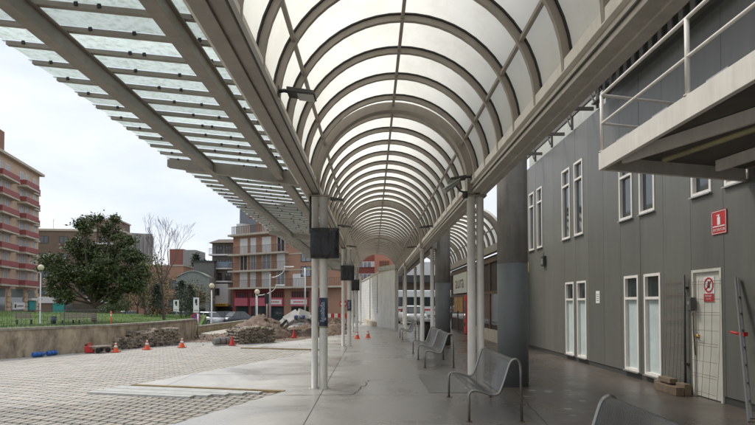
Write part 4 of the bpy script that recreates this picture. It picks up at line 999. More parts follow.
def conifer(x, y, z, h, r, lab, seed, m=LM3, cat='tree'):
    t = thing('conifer_tree', lab, cat, (x, y, z)); rn = random.Random(seed); b = MB(); b.tube([(0, 0, -.1), (0, 0, h*.95)], [.06*h/4, .01], 7); b.build('trunk', M_bark, t); b = MB(); cs = []
    for i in range(int(16+h*6)):
        u = (i+rn.random())/(16+h*6); zc = h*(.08+.92*u); rr = r*(1-u)**.8+.03
        for k in range(5): a = rn.uniform(0, 2*pi); q_ = rn.uniform(.3, 1)*rr; cs.append((Vector((q_*cos(a), q_*sin(a), zc-.15*q_)), .6+.4*(1-u)))
    leaves(b, cs, 16, .30*max(1, h/4), .075*max(1, h/5), rn); b.build('crown', m, t)
q = atY(181, 320, 50); conifer(q.x, 50, lawnz(q.x, 50), 3.4, 1.7, 'young dark pine between the bare tree and the sign posts', 4)
q = atY(157, 318, 52); conifer(q.x, 52, lawnz(q.x, 52), 3.0, 1.1, 'small dark pine left of the bare tree', 5)
q = atY(190, 318, 64); conifer(q.x, 64, -.8, 4.6, 1.6, 'dark green pine in front of the grey green house near the parked cars', 14)
q = atY(195.5, 310, 95); conifer(q.x, 95, -1, 11.0, 2.2, 'tall dark conifer with pointed top behind the grey green house', 6)
q = atY(204.5, 310, 98); conifer(q.x, 98, -1, 10.3, .9, 'narrow dark cypress behind the grey green house', 7)
def shrub(x, y, z, r, h, lab, seed, m=LM4):
    rn = random.Random(seed); cs = [(Vector((rn.uniform(-r, r)*.8, rn.uniform(-r, r)*.8, rn.uniform(.1, h*.85))), rn.uniform(.6, 1)) for _ in range(int(26*r*h)+8)]; b = MB(); leaves(b, cs, 40, .45, .07, rn)
    o = b.build('shrub', m); o.location = (x, y, z); return tag(o, lab, 'shrub')
q = atY(120, 316, 57); shrub(q.x, 57, lawnz(q.x, 57), 1.35, 1.7, 'round clipped green shrub behind the lawn right of the magnolia trunk', 3)
q = atY(186, 317, 50); shrub(q.x, 50, gz(q.x, 50), 1.0, 1.1, 'low green shrub beside the parked cars', 6)
q = atY(107, 318, 57.5); shrub(q.x, 57.5, lawnz(q.x, 57.5), .9, 1.0, 'small green shrub left of the round clipped shrub', 8)

# ------------------------------------------------------------------ lamps, signs, lawn furniture
def globe_lamp(x, ytop, ybase, Y, lab, r=.2):
    q = atY(x, ybase, Y); tp = atY(x, ytop, Y); t = thing('street_lamp', lab, 'street lamp', (q.x, Y, q.z)); h = tp.z-q.z
    b = MB(); b.lathe((0, 0, 0), [(.09, 0), (.09, .25), (.05, .3), (.04, h-r*2)], 12); b.build('pole', M_alu, t)
    b = MB(); b.lathe((0, 0, h-r), [(r*.35, -r*.98), (r*.8, -r*.62), (r, -.0), (r*.82, r*.5), (r*.45, r*.85), (.001, r*.95)], 20); b.build('globe', mat('aged_globe', (.62, .56, .38), .4), t); b = MB(); b.lathe((0, 0, h-r*2.15), [(.07, 0), (.1, r*.25)], 12); b.build('collar', M_dark, t)
globe_lamp(40, 264.5, 326, 37, 'tall globe street lamp behind the left end of the retaining wall', .21)
globe_lamp(211.5, 283, 326, 33, 'globe street lamp in front of the white ground floor block', .17)
globe_lamp(257, 289, 318, 40, 'small globe street lamp before the pink shopfronts', .2)
def mast(lab, px, yb, yt, Y, arms):
    q = atY(px, yb, Y); tp = atY(px, yt, Y); h = tp.z-q.z; t = thing('lamp_mast', lab, 'lamp mast', (q.x, Y, q.z)); b = MB()
    b.tube([(0, 0, 0), (0, 0, h)], [.09, .05], 10); b.build('pole', mat('mast_grey', (.34, .34, .32), .5), t)
    for (dx, dz) in arms:
        b = MB(); pts = [(0, 0, h-.3)]+[(dx*sin(k*pi/10), 0, h-.3+dz*(1-cos(k*pi/10))) for k in range(1, 6)]
        b.tube(pts, .035, 8); e_ = pts[-1]; b.build('arm', M_alu, t)
        b = MB(); s_ = 1 if dx > 0 else -1; b.hexa([(e_[0]-.05, -.12, e_[2]-.06), (e_[0]+s_*.7, -.14, e_[2]-.04), (e_[0]+s_*.7, .14, e_[2]-.04), (e_[0]-.05, .12, e_[2]-.06), (e_[0]-.05, -.08, e_[2]+.05), (e_[0]+s_*.7, -.06, e_[2]+.04), (e_[0]+s_*.7, .06, e_[2]+.04), (e_[0]-.05, .08, e_[2]+.05)]); b.build('lamp_head', mat('lamp_head_pale', (.55, .55, .5), .5), t)
mast('tall grey lamp mast with curved arm before the orange brick building', 270, 322, 274, 44, [(1.2, .9)])
mast('curved grey lamp mast left of the tall one with its arm to the right', 256, 322, 292, 46, [(1.7, .9)])
t = atY(305, 322, 42); b = MB(); b.lathe((t.x, 42, -.3), [(.06, 0), (.05, 4.6)], 8); tag(b.build('thin_pole', M_alu), 'plain thin grey pole in front of the right pink shopfront', 'pole')
# traffic light
q = atY(268, 320, 43); t = thing('traffic_light', 'small black traffic light head facing sideways on a short pole', 'traffic light', (q.x-.1, 43, q.z))
b = MB(); b.lathe((0, 0, 0), [(.05, 0), (.05, 2.0)], 8); b.build('pole', M_alu, t); b = MB(); b.box(-.16, .16, -.15, .15, 1.3, 2.1); b.build('head', M_gasket, t, .04)
for k in range(3): b = MB(); b.tube([(0, -.15, 1.43+.26*k), (0, -.24, 1.44+.26*k)], .08, 10); b.build('visor', M_gasket, t)
def signpost(px, yb, yt, Y, lab, w_, h_, blue, disc=False):
    q = atY(px, yb, Y); tp = atY(px, yt, Y); h = tp.z-q.z; t = thing('sign_post', lab, 'sign', (q.x, Y, q.z)); b = MB(); b.lathe((0, .03, 0), [(.03, 0), (.03, h)], 8); b.build('pole', M_alu, t)
    b = MB(); b.box(-w_/2, w_/2, -.02, 0, h-h_, h); b.build('plate', M_signw, t, .004)
    b = MB(); b.box(-w_*.2, w_*.2, -.024, -.021, h-h_*.38, h-h_*.1); b.box(-w_*.08, w_*.22, -.024, -.021, h-h_*.5, h-h_*.40); b.box(-w_*.35, w_*.35, -.024, -.021, h-h_*.88, h-h_*.84); b.build('symbol', M_gasket, t)
    if disc:
        b = MB(); b.tube([(0, -.04, h-h_-.28), (0, -.02, h-h_-.28)], .26, 20); b.build('blue_disc', mat('disc_blue', (.07, .06, .25), .4), t)
        b = MB(); b.bar((-.16, -.045, h-h_-.12), (.16, -.045, h-h_-.44), .004, .05); b.tube([(0, -.041, h-h_-.28), (0, -.0405, h-h_-.28)], .001, 6)
        for k in range(24):
            a0, a1 = 2*pi*k/24, 2*pi*(k+1)/24; zc = h-h_-.28; f = lambda r, a, y: (r*cos(a), y, zc+r*sin(a))
            b.hexa([f(.21, a0, -.048), f(.26, a0, -.048), f(.26, a1, -.048), f(.21, a1, -.048), f(.21, a0, -.042), f(.26, a0, -.042), f(.26, a1, -.042), f(.21, a1, -.042)])
        b.build('red_ring', M_signr, t)
signpost(176, 322, 300, 30, 'white rectangular traffic sign on a pole behind the retaining wall', .30, .62, False)
signpost(196, 330, 297.5, 29, 'white sign above a round blue no parking disc near the wall end', .30, .80, True, True)
def park_bench(px, py, Y, lab, rz=.5, L_=1.3):
    q = atY(px, py, Y); z = lawnz(q.x, Y)-.02; t = thing('park_bench', lab, 'bench', (q.x, Y, z), rz, group='timber benches on the lawn'); M = mat('bench_slat', (.26, .21, .17), .8, var=.3)
    b = MB(); [b.box(-L_/2, L_/2, -.2+.13*k, -.1+.13*k, .34, .37) for k in range(3)]; b.build('seat', M, t)
    b = MB(); [b.box(-L_/2, L_/2, .20+.03*k, .23+.03*k, .44+.13*k, .54+.13*k) for k in range(3)]; b.build('backrest', M, t)
    for s in (-1, 1): b = MB(); b.box(s*L_*.42-.03, s*L_*.42+.03, -.18, .19, 0, .338); b.build('leg', M_gasket, t)
park_bench(24, 324, 37, 'slatted bench on the lawn at the far left behind the railing', .8, 1.0)
park_bench(84, 322, 38, 'slatted bench on the lawn left of the magnolia trunk', .6, 1.6)
park_bench(71, 322, 37.2, 'second slatted bench further left of the magnolia trunk', .6, 1.2)
q = atY(53.5, 324, 38); z = lawnz(q.x, 38); t = thing('litter_bin', 'dark blue litter bin on the lawn behind the railing', 'bin', (q.x, 38, z)); b = MB(); b.lathe((0, 0, 0), [(.17, .02), (.19, .5)], 16); b.build('body', M_navy, t); b = MB(); b.lathe((0, 0, 0), [(.18, .5), (.18, .54), (.13, .54)], 16); b.build('rim', M_gasket, t)
q = atY(111, 322, 24); t = thing('marker_post', 'orange and white marker post behind the retaining wall right of the tree', 'post', (q.x, 24, .42)); b = MB(); b.lathe((0, 0, 0), [(.03, 0), (.03, .82)], 10); b.build('post', M_orange, t); b = MB(); b.lathe((0, 0, 0), [(.033, .60), (.033, .68)], 10); b.build('white_band', M_whitep, t)

# ------------------------------------------------------------------ cars
def car(x, y, z, rz, c, lab, nm):
    t = thing('parked_car', lab, 'car', (x, y, z), rz, group='cars parked in the street behind the lawn')
    m = mat('paint_'+nm, c, .25, .2, spec=.8)
    sec = [(-2.05, .38, .62, .70), (-1.95, .25, .80, .80), (-1.2, .22, .92, .86), (-.6, .22, .95, .87), (.6, .22, .95, .87), (1.3, .22, .90, .86), (1.95, .25, .82, .80), (2.08, .38, .6, .7)]
    b = MB(); b.smooth = True
    for (px, z0, z1, hw) in sec: b.v += [(px, -hw, z0), (px, -hw, z1-.12), (px, -hw*.9, z1), (px, hw*.9, z1), (px, hw, z1-.12), (px, hw, z0)]
    for i in range(len(sec)-1):
        for k in range(6): a = i*6+k; c_ = i*6+(k+1) % 6; b.face((a, c_, c_+6, a+6))
    b.face((0, 5, 4, 3, 2, 1)); n = (len(sec)-1)*6; b.face((n, n+1, n+2, n+3, n+4, n+5)); b.build('body', m, t)
    b = MB(); b.hexa([(-1.5, -.78, .90), (1.05, -.78, .90), (1.05, .78, .90), (-1.5, .78, .90), (-1.05, -.62, 1.38), (.35, -.62, 1.42), (.35, .62, 1.42), (-1.05, .62, 1.38)]); b.build('glasshouse', M_wglass, t, .05)
    b = MB(); b.hexa([(-1.08, -.63, 1.385), (.38, -.63, 1.42), (.38, .63, 1.42), (-1.08, .63, 1.385), (-.95, -.55, 1.45), (.25, -.55, 1.48), (.25, .55, 1.48), (-.95, .55, 1.45)]); b.build('roof', m, t, .03)
    b = MB()
    for s in (-1, 1): b.bar((-.35, s*.785, .9), (-.35, s*.63, 1.4), .05, .07, Vector((1, 0, 0)))
    b.build('pillars', m, t)
    for wx in (-1.3, 1.3):
        for s in (-1, 1):
            b = MB(); b.tube([(wx, s*.70, .31), (wx, s*.88, .31)], .31, 18); wh = b.build('wheel', M_gasket, t); b = MB(); b.tube([(wx, s*.86, .31), (wx, s*.89, .31)], .19, 12); b.build('rim', M_alu, wh)
    for s in (-1, 1):
        b = MB(); b.box(-2.09, -2.0, s*.62-.14, s*.62+.14, .6, .72); b.build('headlight', M_whitep, t, .02); b = MB(); b.box(2.0, 2.10, s*.62-.12, s*.62+.12, .62, .76); b.build('taillight', M_red, t, .02)
    return t
for (px, Y, c, nm, rz, lab) in ((206, 60, (.60, .61, .62), 'white', 2.6, 'white car parked leftmost in the street beside the yellow shop sign'), (226.5, 63, (.02, .022, .025), 'black', .5, 'dark car parked in front of the yellow shop sign'), (240, 61, (.05, .055, .06), 'charcoal', .8, 'dark grey car parked before the pink shopfront'), (181, 62, (.35, .36, .38), 'silver', .3, 'silver car half hidden behind the young pine'), (131, 66, (.5, .5, .5), 'pale', .2, 'pale car beyond the lawn right of the round shrub')):
    q = atY(px, 315, Y); car(q.x, Y, -.82, rz, c, lab, nm)
car(3.1, 42.5, -.06, 1.7, (.62, .63, .64), 'white car parked beyond the arcade end seen between the right columns', 'white')
# street van behind
q = atY(413, 318, 48); t = thing('white_bus', 'white bus with a dark window band standing beyond the right columns', 'bus', (q.x+1.5, 52.5, -.06), 0)
b = MB(); b.box(-3.2, 3.5, 0, 2.4, .45, 2.9); b.build('body', M_awn, t, .12); b = MB(); b.box(-3.0, 3.3, -.02, 2.42, 1.35, 2.25); b.build('windows', M_wglass, t)
for wx in (-2, 2.2): b = MB(); b.tube([(wx, -.03, .45), (wx, .3, .45)], .45, 18); b.build('wheel', M_gasket, t)
b = MB(); b.box(-3.1, 3.4, -.025, -.003, .95, 1.1); b.build('red_stripe', M_signr, t)

# ------------------------------------------------------------------ buildings
class Fac:
    """a facade plane through a ground point, with its own u (along) and z axes"""
    def __init__(s, px, Y, d, name, lab, zb=-1.0, cat='building'):
        q = atY(px, 303, Y); s.o = Vector((q.x, Y)); s.d = Vector(d).normalized(); s.n = Vector((s.d.y, -s.d.x)); s.zb = zb
        if s.n.dot(s.o) > 0: s.n = -s.n       # towards the camera
        rz = math.atan2(s.d.y, s.d.x); s.t = thing(name, lab, cat, (s.o.x, s.o.y, 0), rz); s.sg = 1 if Vector((-s.d.y, s.d.x)).dot(s.n) < 0 else -1
    def uv(s, x, y):
        r = ray(x, y); n3 = Vector((s.n.x, s.n.y, 0)); t = (Vector((s.o.x, s.o.y, H))-CP).dot(n3)/r.dot(n3); p = CP+r*t
        return (Vector((p.x, p.y))-s.o).dot(s.d), p.z
    def bx(s, b, u0, u1, z0, z1, out, inn):     # out metres in front of the plane, inn metres behind it
        a, c = (-out, inn) if s.sg > 0 else (-inn, out); b.box(u0, u1, a, c, z0, z1)
    def px(s, b, x0, x1, y0, y1, out, inn):
        u0, z1 = s.uv(x0, (y0)); u1, _ = s.uv(x1, y0); _, z0 = s.uv(x0, y1); s.bx(b, min(u0, u1), max(u0, u1), z0, z1, out, inn)
    def part(s, name, m, rects, out, inn, px=False, bev=0, parent=None):
        b = MB()
        for r in rects: (s.px if px else s.bx)(b, *r, out, inn)
        return b.build(name, m, parent or s.t, bev)
    def window(s, u0, u1, z0, z1, frm, glass=None, nb=1):
        b = MB(); t = .07; s.bx(b, u0, u1, z0, z0+t, .05, .02); s.bx(b, u0, u1, z1-t, z1, .05, .02)
        for k in range(nb+1): u = u0+(u1-u0-t)*k/nb; s.bx(b, u, u+t, z0+t, z1-t, .05, .02)
        w_ = b.build('window', frm, s.t); b = MB(); s.bx(b, u0+.02, u1-.02, z0+.02, z1-.02, .02, -.005); b.build('pane', glass or M_wglass, w_); return w_
    def balcony(s, u0, u1, z, dep, railm, slabm, h=1.0, solid=True):
        b = MB(); s.bx(b, u0, u1, z-.22, z, dep+.05, -.001); bl = b.build('balcony', slabm, s.t); b = MB()
        a, c = (-dep, 0) if s.sg > 0 else (0, dep)
        if solid: s.bx(b, u0, u1, z+.08, z+h, dep, -dep+.05); b.box(u0, u0+.05, a+.051 if s.sg > 0 else a+.01, c-.01 if s.sg > 0 else c-.051, z+.08, z+h); b.box(u1-.05, u1, a+.051 if s.sg > 0 else a+.01, c-.01 if s.sg > 0 else c-.051, z+.08, z+h)
        else:
            n = max(2, int((u1-u0)/.16))
            for k in range(n+1): u = u0+(u1-u0-.025)*k/n; s.bx(b, u, u+.025, z, z+h-.04, dep-.01, -dep+.035)
            s.bx(b, u0, u1, z+h-.04, z+h, dep, -dep+.05)
            for u in (u0, u1-.03): b.box(u, u+.03, a+.055 if s.sg > 0 else a+.01, c-.01 if s.sg > 0 else c-.055, z+h-.04, z+h); b.box(u, u+.03, a+.055 if s.sg > 0 else a+.01, c-.01 if s.sg > 0 else c-.055, z+.5, z+.53)
        b.build('railing', railm, bl); return bl

M_beige = mat('beige_render', (.56, .415, .30), .9, var=.1, vscale=.5, streak=.12)
M_redbal = mat('red_balcony', (.29, .085, .075), .7, var=.15)
M_brickO = mat_brick('orange_brick', (.42, .215, .135), (.37, .185, .115), (.38, .28, .21), .25, .07, .01, rot=(pi/2, 0, 0), vs=.4)
M_brickB = mat_brick('brown_brick', (.20, .14, .09), (.17, .12, .08), (.15, .12, .1), .25, .07, .01, rot=(pi/2, 0, 0), vs=.4)
M_cream = mat('cream_slab', (.52, .46, .36), .85, var=.15, streak=.2)
M_whshut = mat('white_shutter', (.72, .72, .70), .6, var=.05)
M_shut = mat('curtained_glass', (.28, .30, .31), .3, var=.3, vscale=1)
M_railg = mat('railing_brown', (.13, .09, .07), .7)
M_greyc = mat('grey_precast', (.36, .35, .33), .9, var=.15, vscale=.4, streak=.35)
M_greent = mat('grey_green_render', (.26, .29, .26), .9, var=.2, streak=.2)

# beige flats with red balconies, far left
f = Fac(37.5, 85, (-.209, 1), 'apartment_building', 'tall beige apartment block with rows of red balconies at the left edge')
# along +d is farther away; u<0 comes nearer
zt = f.uv(37.5, 175.5)[1]; u_n = -30
f.part('wall', M_beige, [(u_n, 0, -1, zt)], 0, 12)
f.part('roof_cornice', M_cream, [(u_n, .2, zt, zt+.35)], .7, -.0)
ut = f.uv(12, 150)[0]; f.part('lift_tower', mat_brick('tower_brick', (.28, .13, .08), (.25, .11, .07), (.25, .2, .15), .25, .07, rot=(pi/2, 0, 0)), [(u_n+10, ut+1.3, zt+.35, zt+4.3)], -1.5, 6)
for uu in (ut-1.2, ut-2.2): f.part('chimney', M_dark, [(uu, uu+.4, zt+4.3, zt+5.2)], -2, 2.5)
nf = 7; z0 = f.uv(37.5, 287)[1]; fh = (zt-.6-z0)/nf
for k in range(nf):
    z = z0+fh*k
    for (a, c, dep, so_) in ((-27, -21.5, .9, True), (-20.5, -15.6, .9, True), (-14.8, -9.6, 1.0, True), (-8.0, -3.4, 1.25, True), (-3.2, -.45, .35, True)):
        f.balcony(a, c, z, dep, M_redbal, M_cream, .78, so_)
    for (a, c) in ((-26, -24.6), (-23.6, -22.2), (-19.6, -18.3), (-17.4, -16.2), (-14, -12.8), (-11.8, -10.6), (-7.2, -5.9), (-5.2, -4.0), (-2.4, -1.4)):
        f.window(a, c, z+.08 if a > -8 and a < -5.5 else z+.5, z+2.15, M_whshut, M_shut, 2)
# ground floor
for (a, c) in ((-26, -22), (-20, -17), (-15, -11.2), (-9.4, -5.4), (-3.9, -1.3)):
    f.part('shop_window', M_wglass, [(a, c, -1, z0-1.7)], .03, -.004)
    f.part('shop_shutter', mat('shop_blind', (.16, .19, .18), .6, var=.2), [(a, c, z0-1.65, z0-.5)], .03, -.004)
for u in (-21, -16, -10.3, -4.7, -.6): f.part('pier', mat('striped_pier', (.56, .42, .27), .9, var=.15), [(u-.55, u+.55, -1+.7*j, -.42+.7*j) for j in range(9) if -.4+.7*j < z0-.3], .18, -.002)
f.part('shop_sign', M_signw, [(-9.3, -5.5, z0-3.4, z0-2.4)], .3, -.05); f.part('shop_sign', mat('teal_sign', (.02, .28, .25), .5), [(-3.8, -1.4, z0-3.5, z0-2.2)], .3, -.05)
f.part('awning', M_whshut, [(-3.8, -1.4, z0-2.1, z0-1.75)], .6, -.05)
f.part('sign_lettering', M_gasket, [(-8.9+.0, -8.4, z0-3.15, z0-2.65), (-8.1, -6.0, z0-2.98, z0-2.85)], .32, -.301)

# brown brick building behind the tree
f = Fac(75, 105, (1, .12), 'brick_building', 'long low brown brick building with flat roof behind the magnolia')
zr = f.uv(60, 231)[1]
f.part('wall', M_brickB, [(-7.5, 8.4, -1, zr)], 0, 9); f.part('parapet', M_cream, [(-7.7, 8.6, zr, zr+.4)], .25, 9)
f.part('upper_block', M_brickB, [(1.6, 7.8, zr+.4, zr+2.2)], -1, 7); f.part('upper_parapet', M_cream, [(1.4, 8.0, zr+2.2, zr+2.45)], -.8, 7.2)
f.part('terrace_canopy', M_awn, [(-1.2, 7, zr-2.6, zr-2.3)], 1.6, -.01)
for fl_ in range(4):
    for k in range(4): u = -6.6+3.6*k; f.window(u, u+1.6, zr-3.3*(fl_+1)+.9, zr-3.3*(fl_+1)+2.3, M_dark, M_wglass, 2)
b = MB(); b.tube([(-5, 2, zr), (-5, 2, zr+2.6)], .04, 5); b.bar((-5.5, 2, zr+2.4), (-4.5, 2, zr+2.4), .03, .03); b.bar((-5.3, 2, zr+2.1), (-4.7, 2, zr+2.1), .03, .03); b.build('antenna', M_alu, f.t)
f.part('shop_front', M_awn, [(-7, -2, 1.6, 2.8), (2, 8.3, 1.6, 2.8)], .3, -.05); f.part('teal_shop', mat('teal_sign2', (.02, .30, .24), .5), [(-3.9, -1.9, -.8, 1.55)], .2, -.05); f.part('dark_shop', M_wglass, [(-1.5, 6, -.9, 1.5)], .05, -.01)
# grey precast block
f = Fac(134, 112, (1, .55), 'concrete_block_building', 'grey ribbed concrete block rising behind the magnolia crown')
zt = f.uv(134, 233)[1]
f.part('wall', M_greyc, [(-5.2, 3.4, -1, zt)], 0, 12)
f.part('fins', mat('fin_pale', (.46, .45, .42), .85, var=.1), [(-5.2+.78*k, -5.05+.78*k, 5, zt-.5) for k in range(1, 12)], .35, -.001)
f.part('end_wall', mat('end_pale', (.50, .48, .43), .85, streak=.2), [(-5.25, -4.2, -1, zt+.05)], .4, -.002)
f.part('windows_band', M_wglass, [(-4, 3, 6, 7.3), (-4, 3, 9.5, 10.8)], .03, -.003)
# houses between bare tree and cars
f = Fac(160, 82, (1, .05), 'terracotta_house', 'dull orange brick house behind the bare tree')
zt = f.uv(160, 266)[1]; f.part('wall', M_brickO, [(-4.6, 3.4, -1, zt)], 0, 8); f.part('parapet', M_cream, [(-4.7, 3.5, zt, zt+.2)], .1, 8)
for k in range(-1, 2):
    for j in range(2): f.window(-.9+2.2*k, .2+2.2*k, 1.0+2.7*j, 2.3+2.7*j, M_dark, M_wglass, 2)
f.part('door', M_ywl, [(-1.2, -.4, -1, 1.0)], .04, -.004)
f = Fac(178, 110, (1, 0), 'small_tower_block', 'small red and grey tower block above the roofs behind the bare tree')
zt = f.uv(178, 249)[1]; f.part('wall', mat('tower_red', (.30, .12, .09), .9), [(-1.8, 1.0, -1, zt)], 0, 6); f.part('grey_wall', M_greyc, [(1.0, 3.6, -1, zt-.2)], .2, 6)
for j in range(3):
    f.window(1.5, 2.2, 6+1.6*j+1, 7+1.6*j+1, M_whshut, M_wglass, 1); f.window(2.6, 3.3, 6+1.6*j+1, 7+1.6*j+1, M_whshut, M_wglass, 1)
f = Fac(190, 76, (1, .1), 'grey_green_house', 'grey green house with a rounded roof left of the yellow shop sign')
zt = f.uv(190, 277)[1]; f.part('wall', M_greent, [(-1.9, 2.6, -1, zt)], 0, 8)
b = MB(); b.smooth = True
pts = [(-1.9+4.5*k/10, zt+.9*sin(pi*k/10)) for k in range(11)]
for p_ in pts: b.v += [(p_[0], -.2, p_[1]), (p_[0], 8, p_[1])]
for k in range(10): b.face((2*k, 2*k+2, 2*k+3, 2*k+1))
o = b.build('curved_roof', mat('green_roof', (.30, .36, .30), .8, var=.15), f.t); md = o.modifiers.new('s', 'SOLIDIFY'); md.thickness = .12
b = MB(); n0 = len(b.v); b.v = [(p_[0], 0.01, p_[1]-.02) for p_ in pts]; b.face(tuple(range(11))[::-1]); b.build('gable', M_greent, f.t)
for k in range(3): f.window(-1.4+1.35*k, -.6+1.35*k, 1.6, 3.0, M_dark, M_wglass, 1); f.window(-1.4+1.35*k, -.6+1.35*k, -.4, .9, M_dark, M_wglass, 1)
f = Fac(204, 80, (1, 0), 'grey_house', 'plain dark grey house left of the narrow balcony block')
zt = f.uv(204, 262)[1]; f.part('wall', mat('dark_render', (.17, .17, .16), .9, var=.2, streak=.3), [(-1.6, 1.4, -1, zt)], 0, 7); f.part('roof_edge', M_dark, [(-1.7, 1.5, zt, zt+.2)], .2, 7)
for k in range(2):
    for j in range(3): f.window(-1.2+1.4*k, -.5+1.4*k, .2+2.1*j, 1.3+2.1*j, M_railg, M_wglass, 1)

# narrow block with balconies and white ground floor
D7 = (.855, -.518)
f = Fac(224, 82, (1, -.1), 'narrow_balcony_block', 'narrow grey block with glazed balconies above a white first floor and yellow shop sign')
U = lambda x, y=280: f.uv(x, y)[0]; Z = lambda y, x=224: f.uv(x, y)[1]
f.part('wall', mat('grey_render', (.24, .23, .21), .9, var=.15, streak=.2), [(U(212), U(237), -1, Z(243))], 0, 8)
b = MB(); b.hexa([(U(211), -1.2, Z(243.5)), (U(240), -1.2, Z(243.5)), (U(240), 5, Z(243.5)), (U(211), 5, Z(243.5)), (U(216), 1, Z(238.5)), (U(240), 1, Z(238.5)), (U(240), 4, Z(238.5)), (U(216), 4, Z(238.5))]); b.build('roof', mat('roof_brown', (.12, .09, .07), .9), f.t)
for (y, m_) in ((254.5, M_railg), (268, mat('blue_grey_panel', (.20, .26, .31), .5)), (281, M_railg)): f.balcony(U(211), U(234), Z(y), 1.0, m_, M_whshut, .85, y == 268)
for y in (254, 267.5, 281): f.window(U(216), U(222), Z(y), Z(y-8), M_dark, M_wglass, 2); f.window(U(225), U(231), Z(y), Z(y-8), M_dark, M_wglass, 2)
f.part('white_block', M_awn, [(U(213), U(231), Z(305), Z(284))], 1.3, -.002); f.window(U(216.5), U(223), Z(295.5), Z(288.5), M_railg, M_wglass, 2).location.y = -1.31
f.part('yellow_sign', M_ywl, [(U(209), U(231), Z(306), Z(303.5))], 1.6, -.9); f.part('yellow_panel', M_ywl, [(U(209), U(212.5), Z(303), Z(290))], 1.6, -1.3)
f.part('sign_strokes', M_gasket, [(U(212+2.2*k), U(213.4+2.2*k), Z(305.2), Z(304.3)) for k in range(8)], 1.63, -1.602)
f.part('dark_shopfront', M_wglass, [(U(213), U(234), -.9, Z(307))], .03, -.005)

# orange brick building with pink shopfront
f = Fac(300, 70, D7, 'brick_apartment_building', 'orange brick apartment building with long balconies over pink shop signs')
U = lambda x, y=280: f.uv(x, y)[0]
def Zu(u, y):  # height of a picture row at facade position u
    lo, hi = 200, 400
    for _ in range(40):
        m_ = (lo+hi)/2
        if f.uv(m_, 303)[0] < u: lo = m_
        else: hi = m_
    return f.uv(lo, y)[1]
uL, uR = U(233), U(345); uM = U(289)
zr = Zu(0, 231.5)
f.part('wall', M_brickO, [(uL, uM, 0-1, zr)], 0, 11); f.part('wall', M_brickO, [(uM+.003, uR, -1, zr-.6)], 0, .8)
f.part('cornice', M_cream, [(uL-.2, uM+.1, zr, zr+.25)], .9, 3); f.part('penthouse', M_brickO, [(uL+2.5, uM-3, zr+.25, zr+2.6)], -2, 8)
f.part('penthouse_roof', mat('tile_red', (.28, .10, .07), .9), [(uL+2.2, uM-4, zr+2.6, zr+2.85)], -.8, 8.3)
f.part('terrace_post', M_awn, [(uL+5.5, uL+5.9, zr+.3, zr+2.6), (uL+8.3, uL+8.7, zr+.3, zr+2.6)], .2, .3); f.part('terrace_railing', M_railg, [(uL+.3+.2*k, uL+.36+.2*k, zr+.3, zr+1.3) for k in range(60) if uL+.36+.2*k < uM]+[(uL+.2, uM, zr+1.3, zr+1.36)], .6, -.55)
f.part('white_box', M_awn, [(uL+.2, uL+1.3, zr+.3, zr+1.9)], -.4, 2)
zf = [Zu(0, 303-y_) for y_ in (8, 21.5, 35.5, 52.5)]   # floor levels of the pink fascia and the balconies
zB = [Zu(0, y_) for y_ in (286.5, 268.5, 251)]
for i, z in enumerate(zB):
    f.balcony(uL+.1, uM if i else uR, z, 1.1, M_railg, M_cream, 1.0, False)
    for (a, c) in ((240, 247.5), (250.5, 256), (262, 271), (277, 285)):
        w_ = f.window(U(a), U(c), z+.05, z+2.2, M_whshut, (M_whshut, M_shut, M_whshut, M_wglass)[(i*3+int(a)) % 4], 2)
for y_ in (272, 257): 
    z = Zu(U(307), y_); f.window(U(301), U(311), z-.6, z+.75, M_dark, M_shut, 2)
z = Zu(U(299), 283); f.window(U(293), U(304), z-.7, z+1.2, M_whshut, M_whshut, 2)
f.part('string_course', M_cream, [(uM, uR, Zu(6, y_)-.07, Zu(6, y_)+.07) for y_ in (251, 268)], .06, -.002)
# ground floor: red columns, pink fascias, shop glass
M_redcol = mat('dark_red_render', (.24, .05, .045), .7, var=.1); zc = Zu(0, 288.5)
f.part('ground_floor', M_redcol, [(uL, U(284), -1, zc)], .05, -.002)
for (a, c) in ((236.5, 249), (252, 267), (270, 284), (292, 309), (314, 326)):
    ua, ub = U(a), U(c); zp0, zp1 = Zu(0, 306), Zu(0, 297.5)
    f.part('fascia', M_pinkb, [(ua, ub, zp0, zp1)], .35, -.06); f.part('mezzanine_glass', M_wglass, [(ua, ub, zp1+.05, zc-.35)], .1, -.06); f.part('mullions', M_redcol, [(ua+(ub-ua)*k/7, ua+(ub-ua)*k/7+.1, zp1+.05, zc-.35) for k in range(8)], .14, -.101)
    f.part('shop_glass', M_wglass, [(ua, ub, -.9, zp0-.1)], .1, -.06)
for (a, c) in ((271, 283.5), (292.5, 308.5)):
    ua, ub = U(a), U(c); zp0, zp1 = Zu(0, 304.2), Zu(0, 299.5); f.part('white_sign', M_signw, [(ua, ub, zp0, zp1)], .38, -.352)
    f.part('sign_strokes', M_signr, [(ua+(ub-ua)*(.2+.09*k), ua+(ub-ua)*(.25+.09*k), zp0+.2, zp1-.2) for k in range(7)], .40, -.382)
# grey tower behind
f = Fac(262, 120, (1, -.2), 'grey_tower_block', 'tall windowless grey block rising behind the orange brick building')
f.part('wall', mat('blue_grey_cladding', (.20, .205, .22), .8, var=.1, streak=.1), [(f.uv(239.5, 250)[0], f.uv(330, 250)[0], -1, f.uv(262, 205)[1])], 0, 10)
f.part('vent_band', M_dark, [(f.uv(243, 250)[0]+3.2*k, f.uv(243, 250)[0]+3.2*k+1.2, 14, 15) for k in range(4)], .05, -.004)
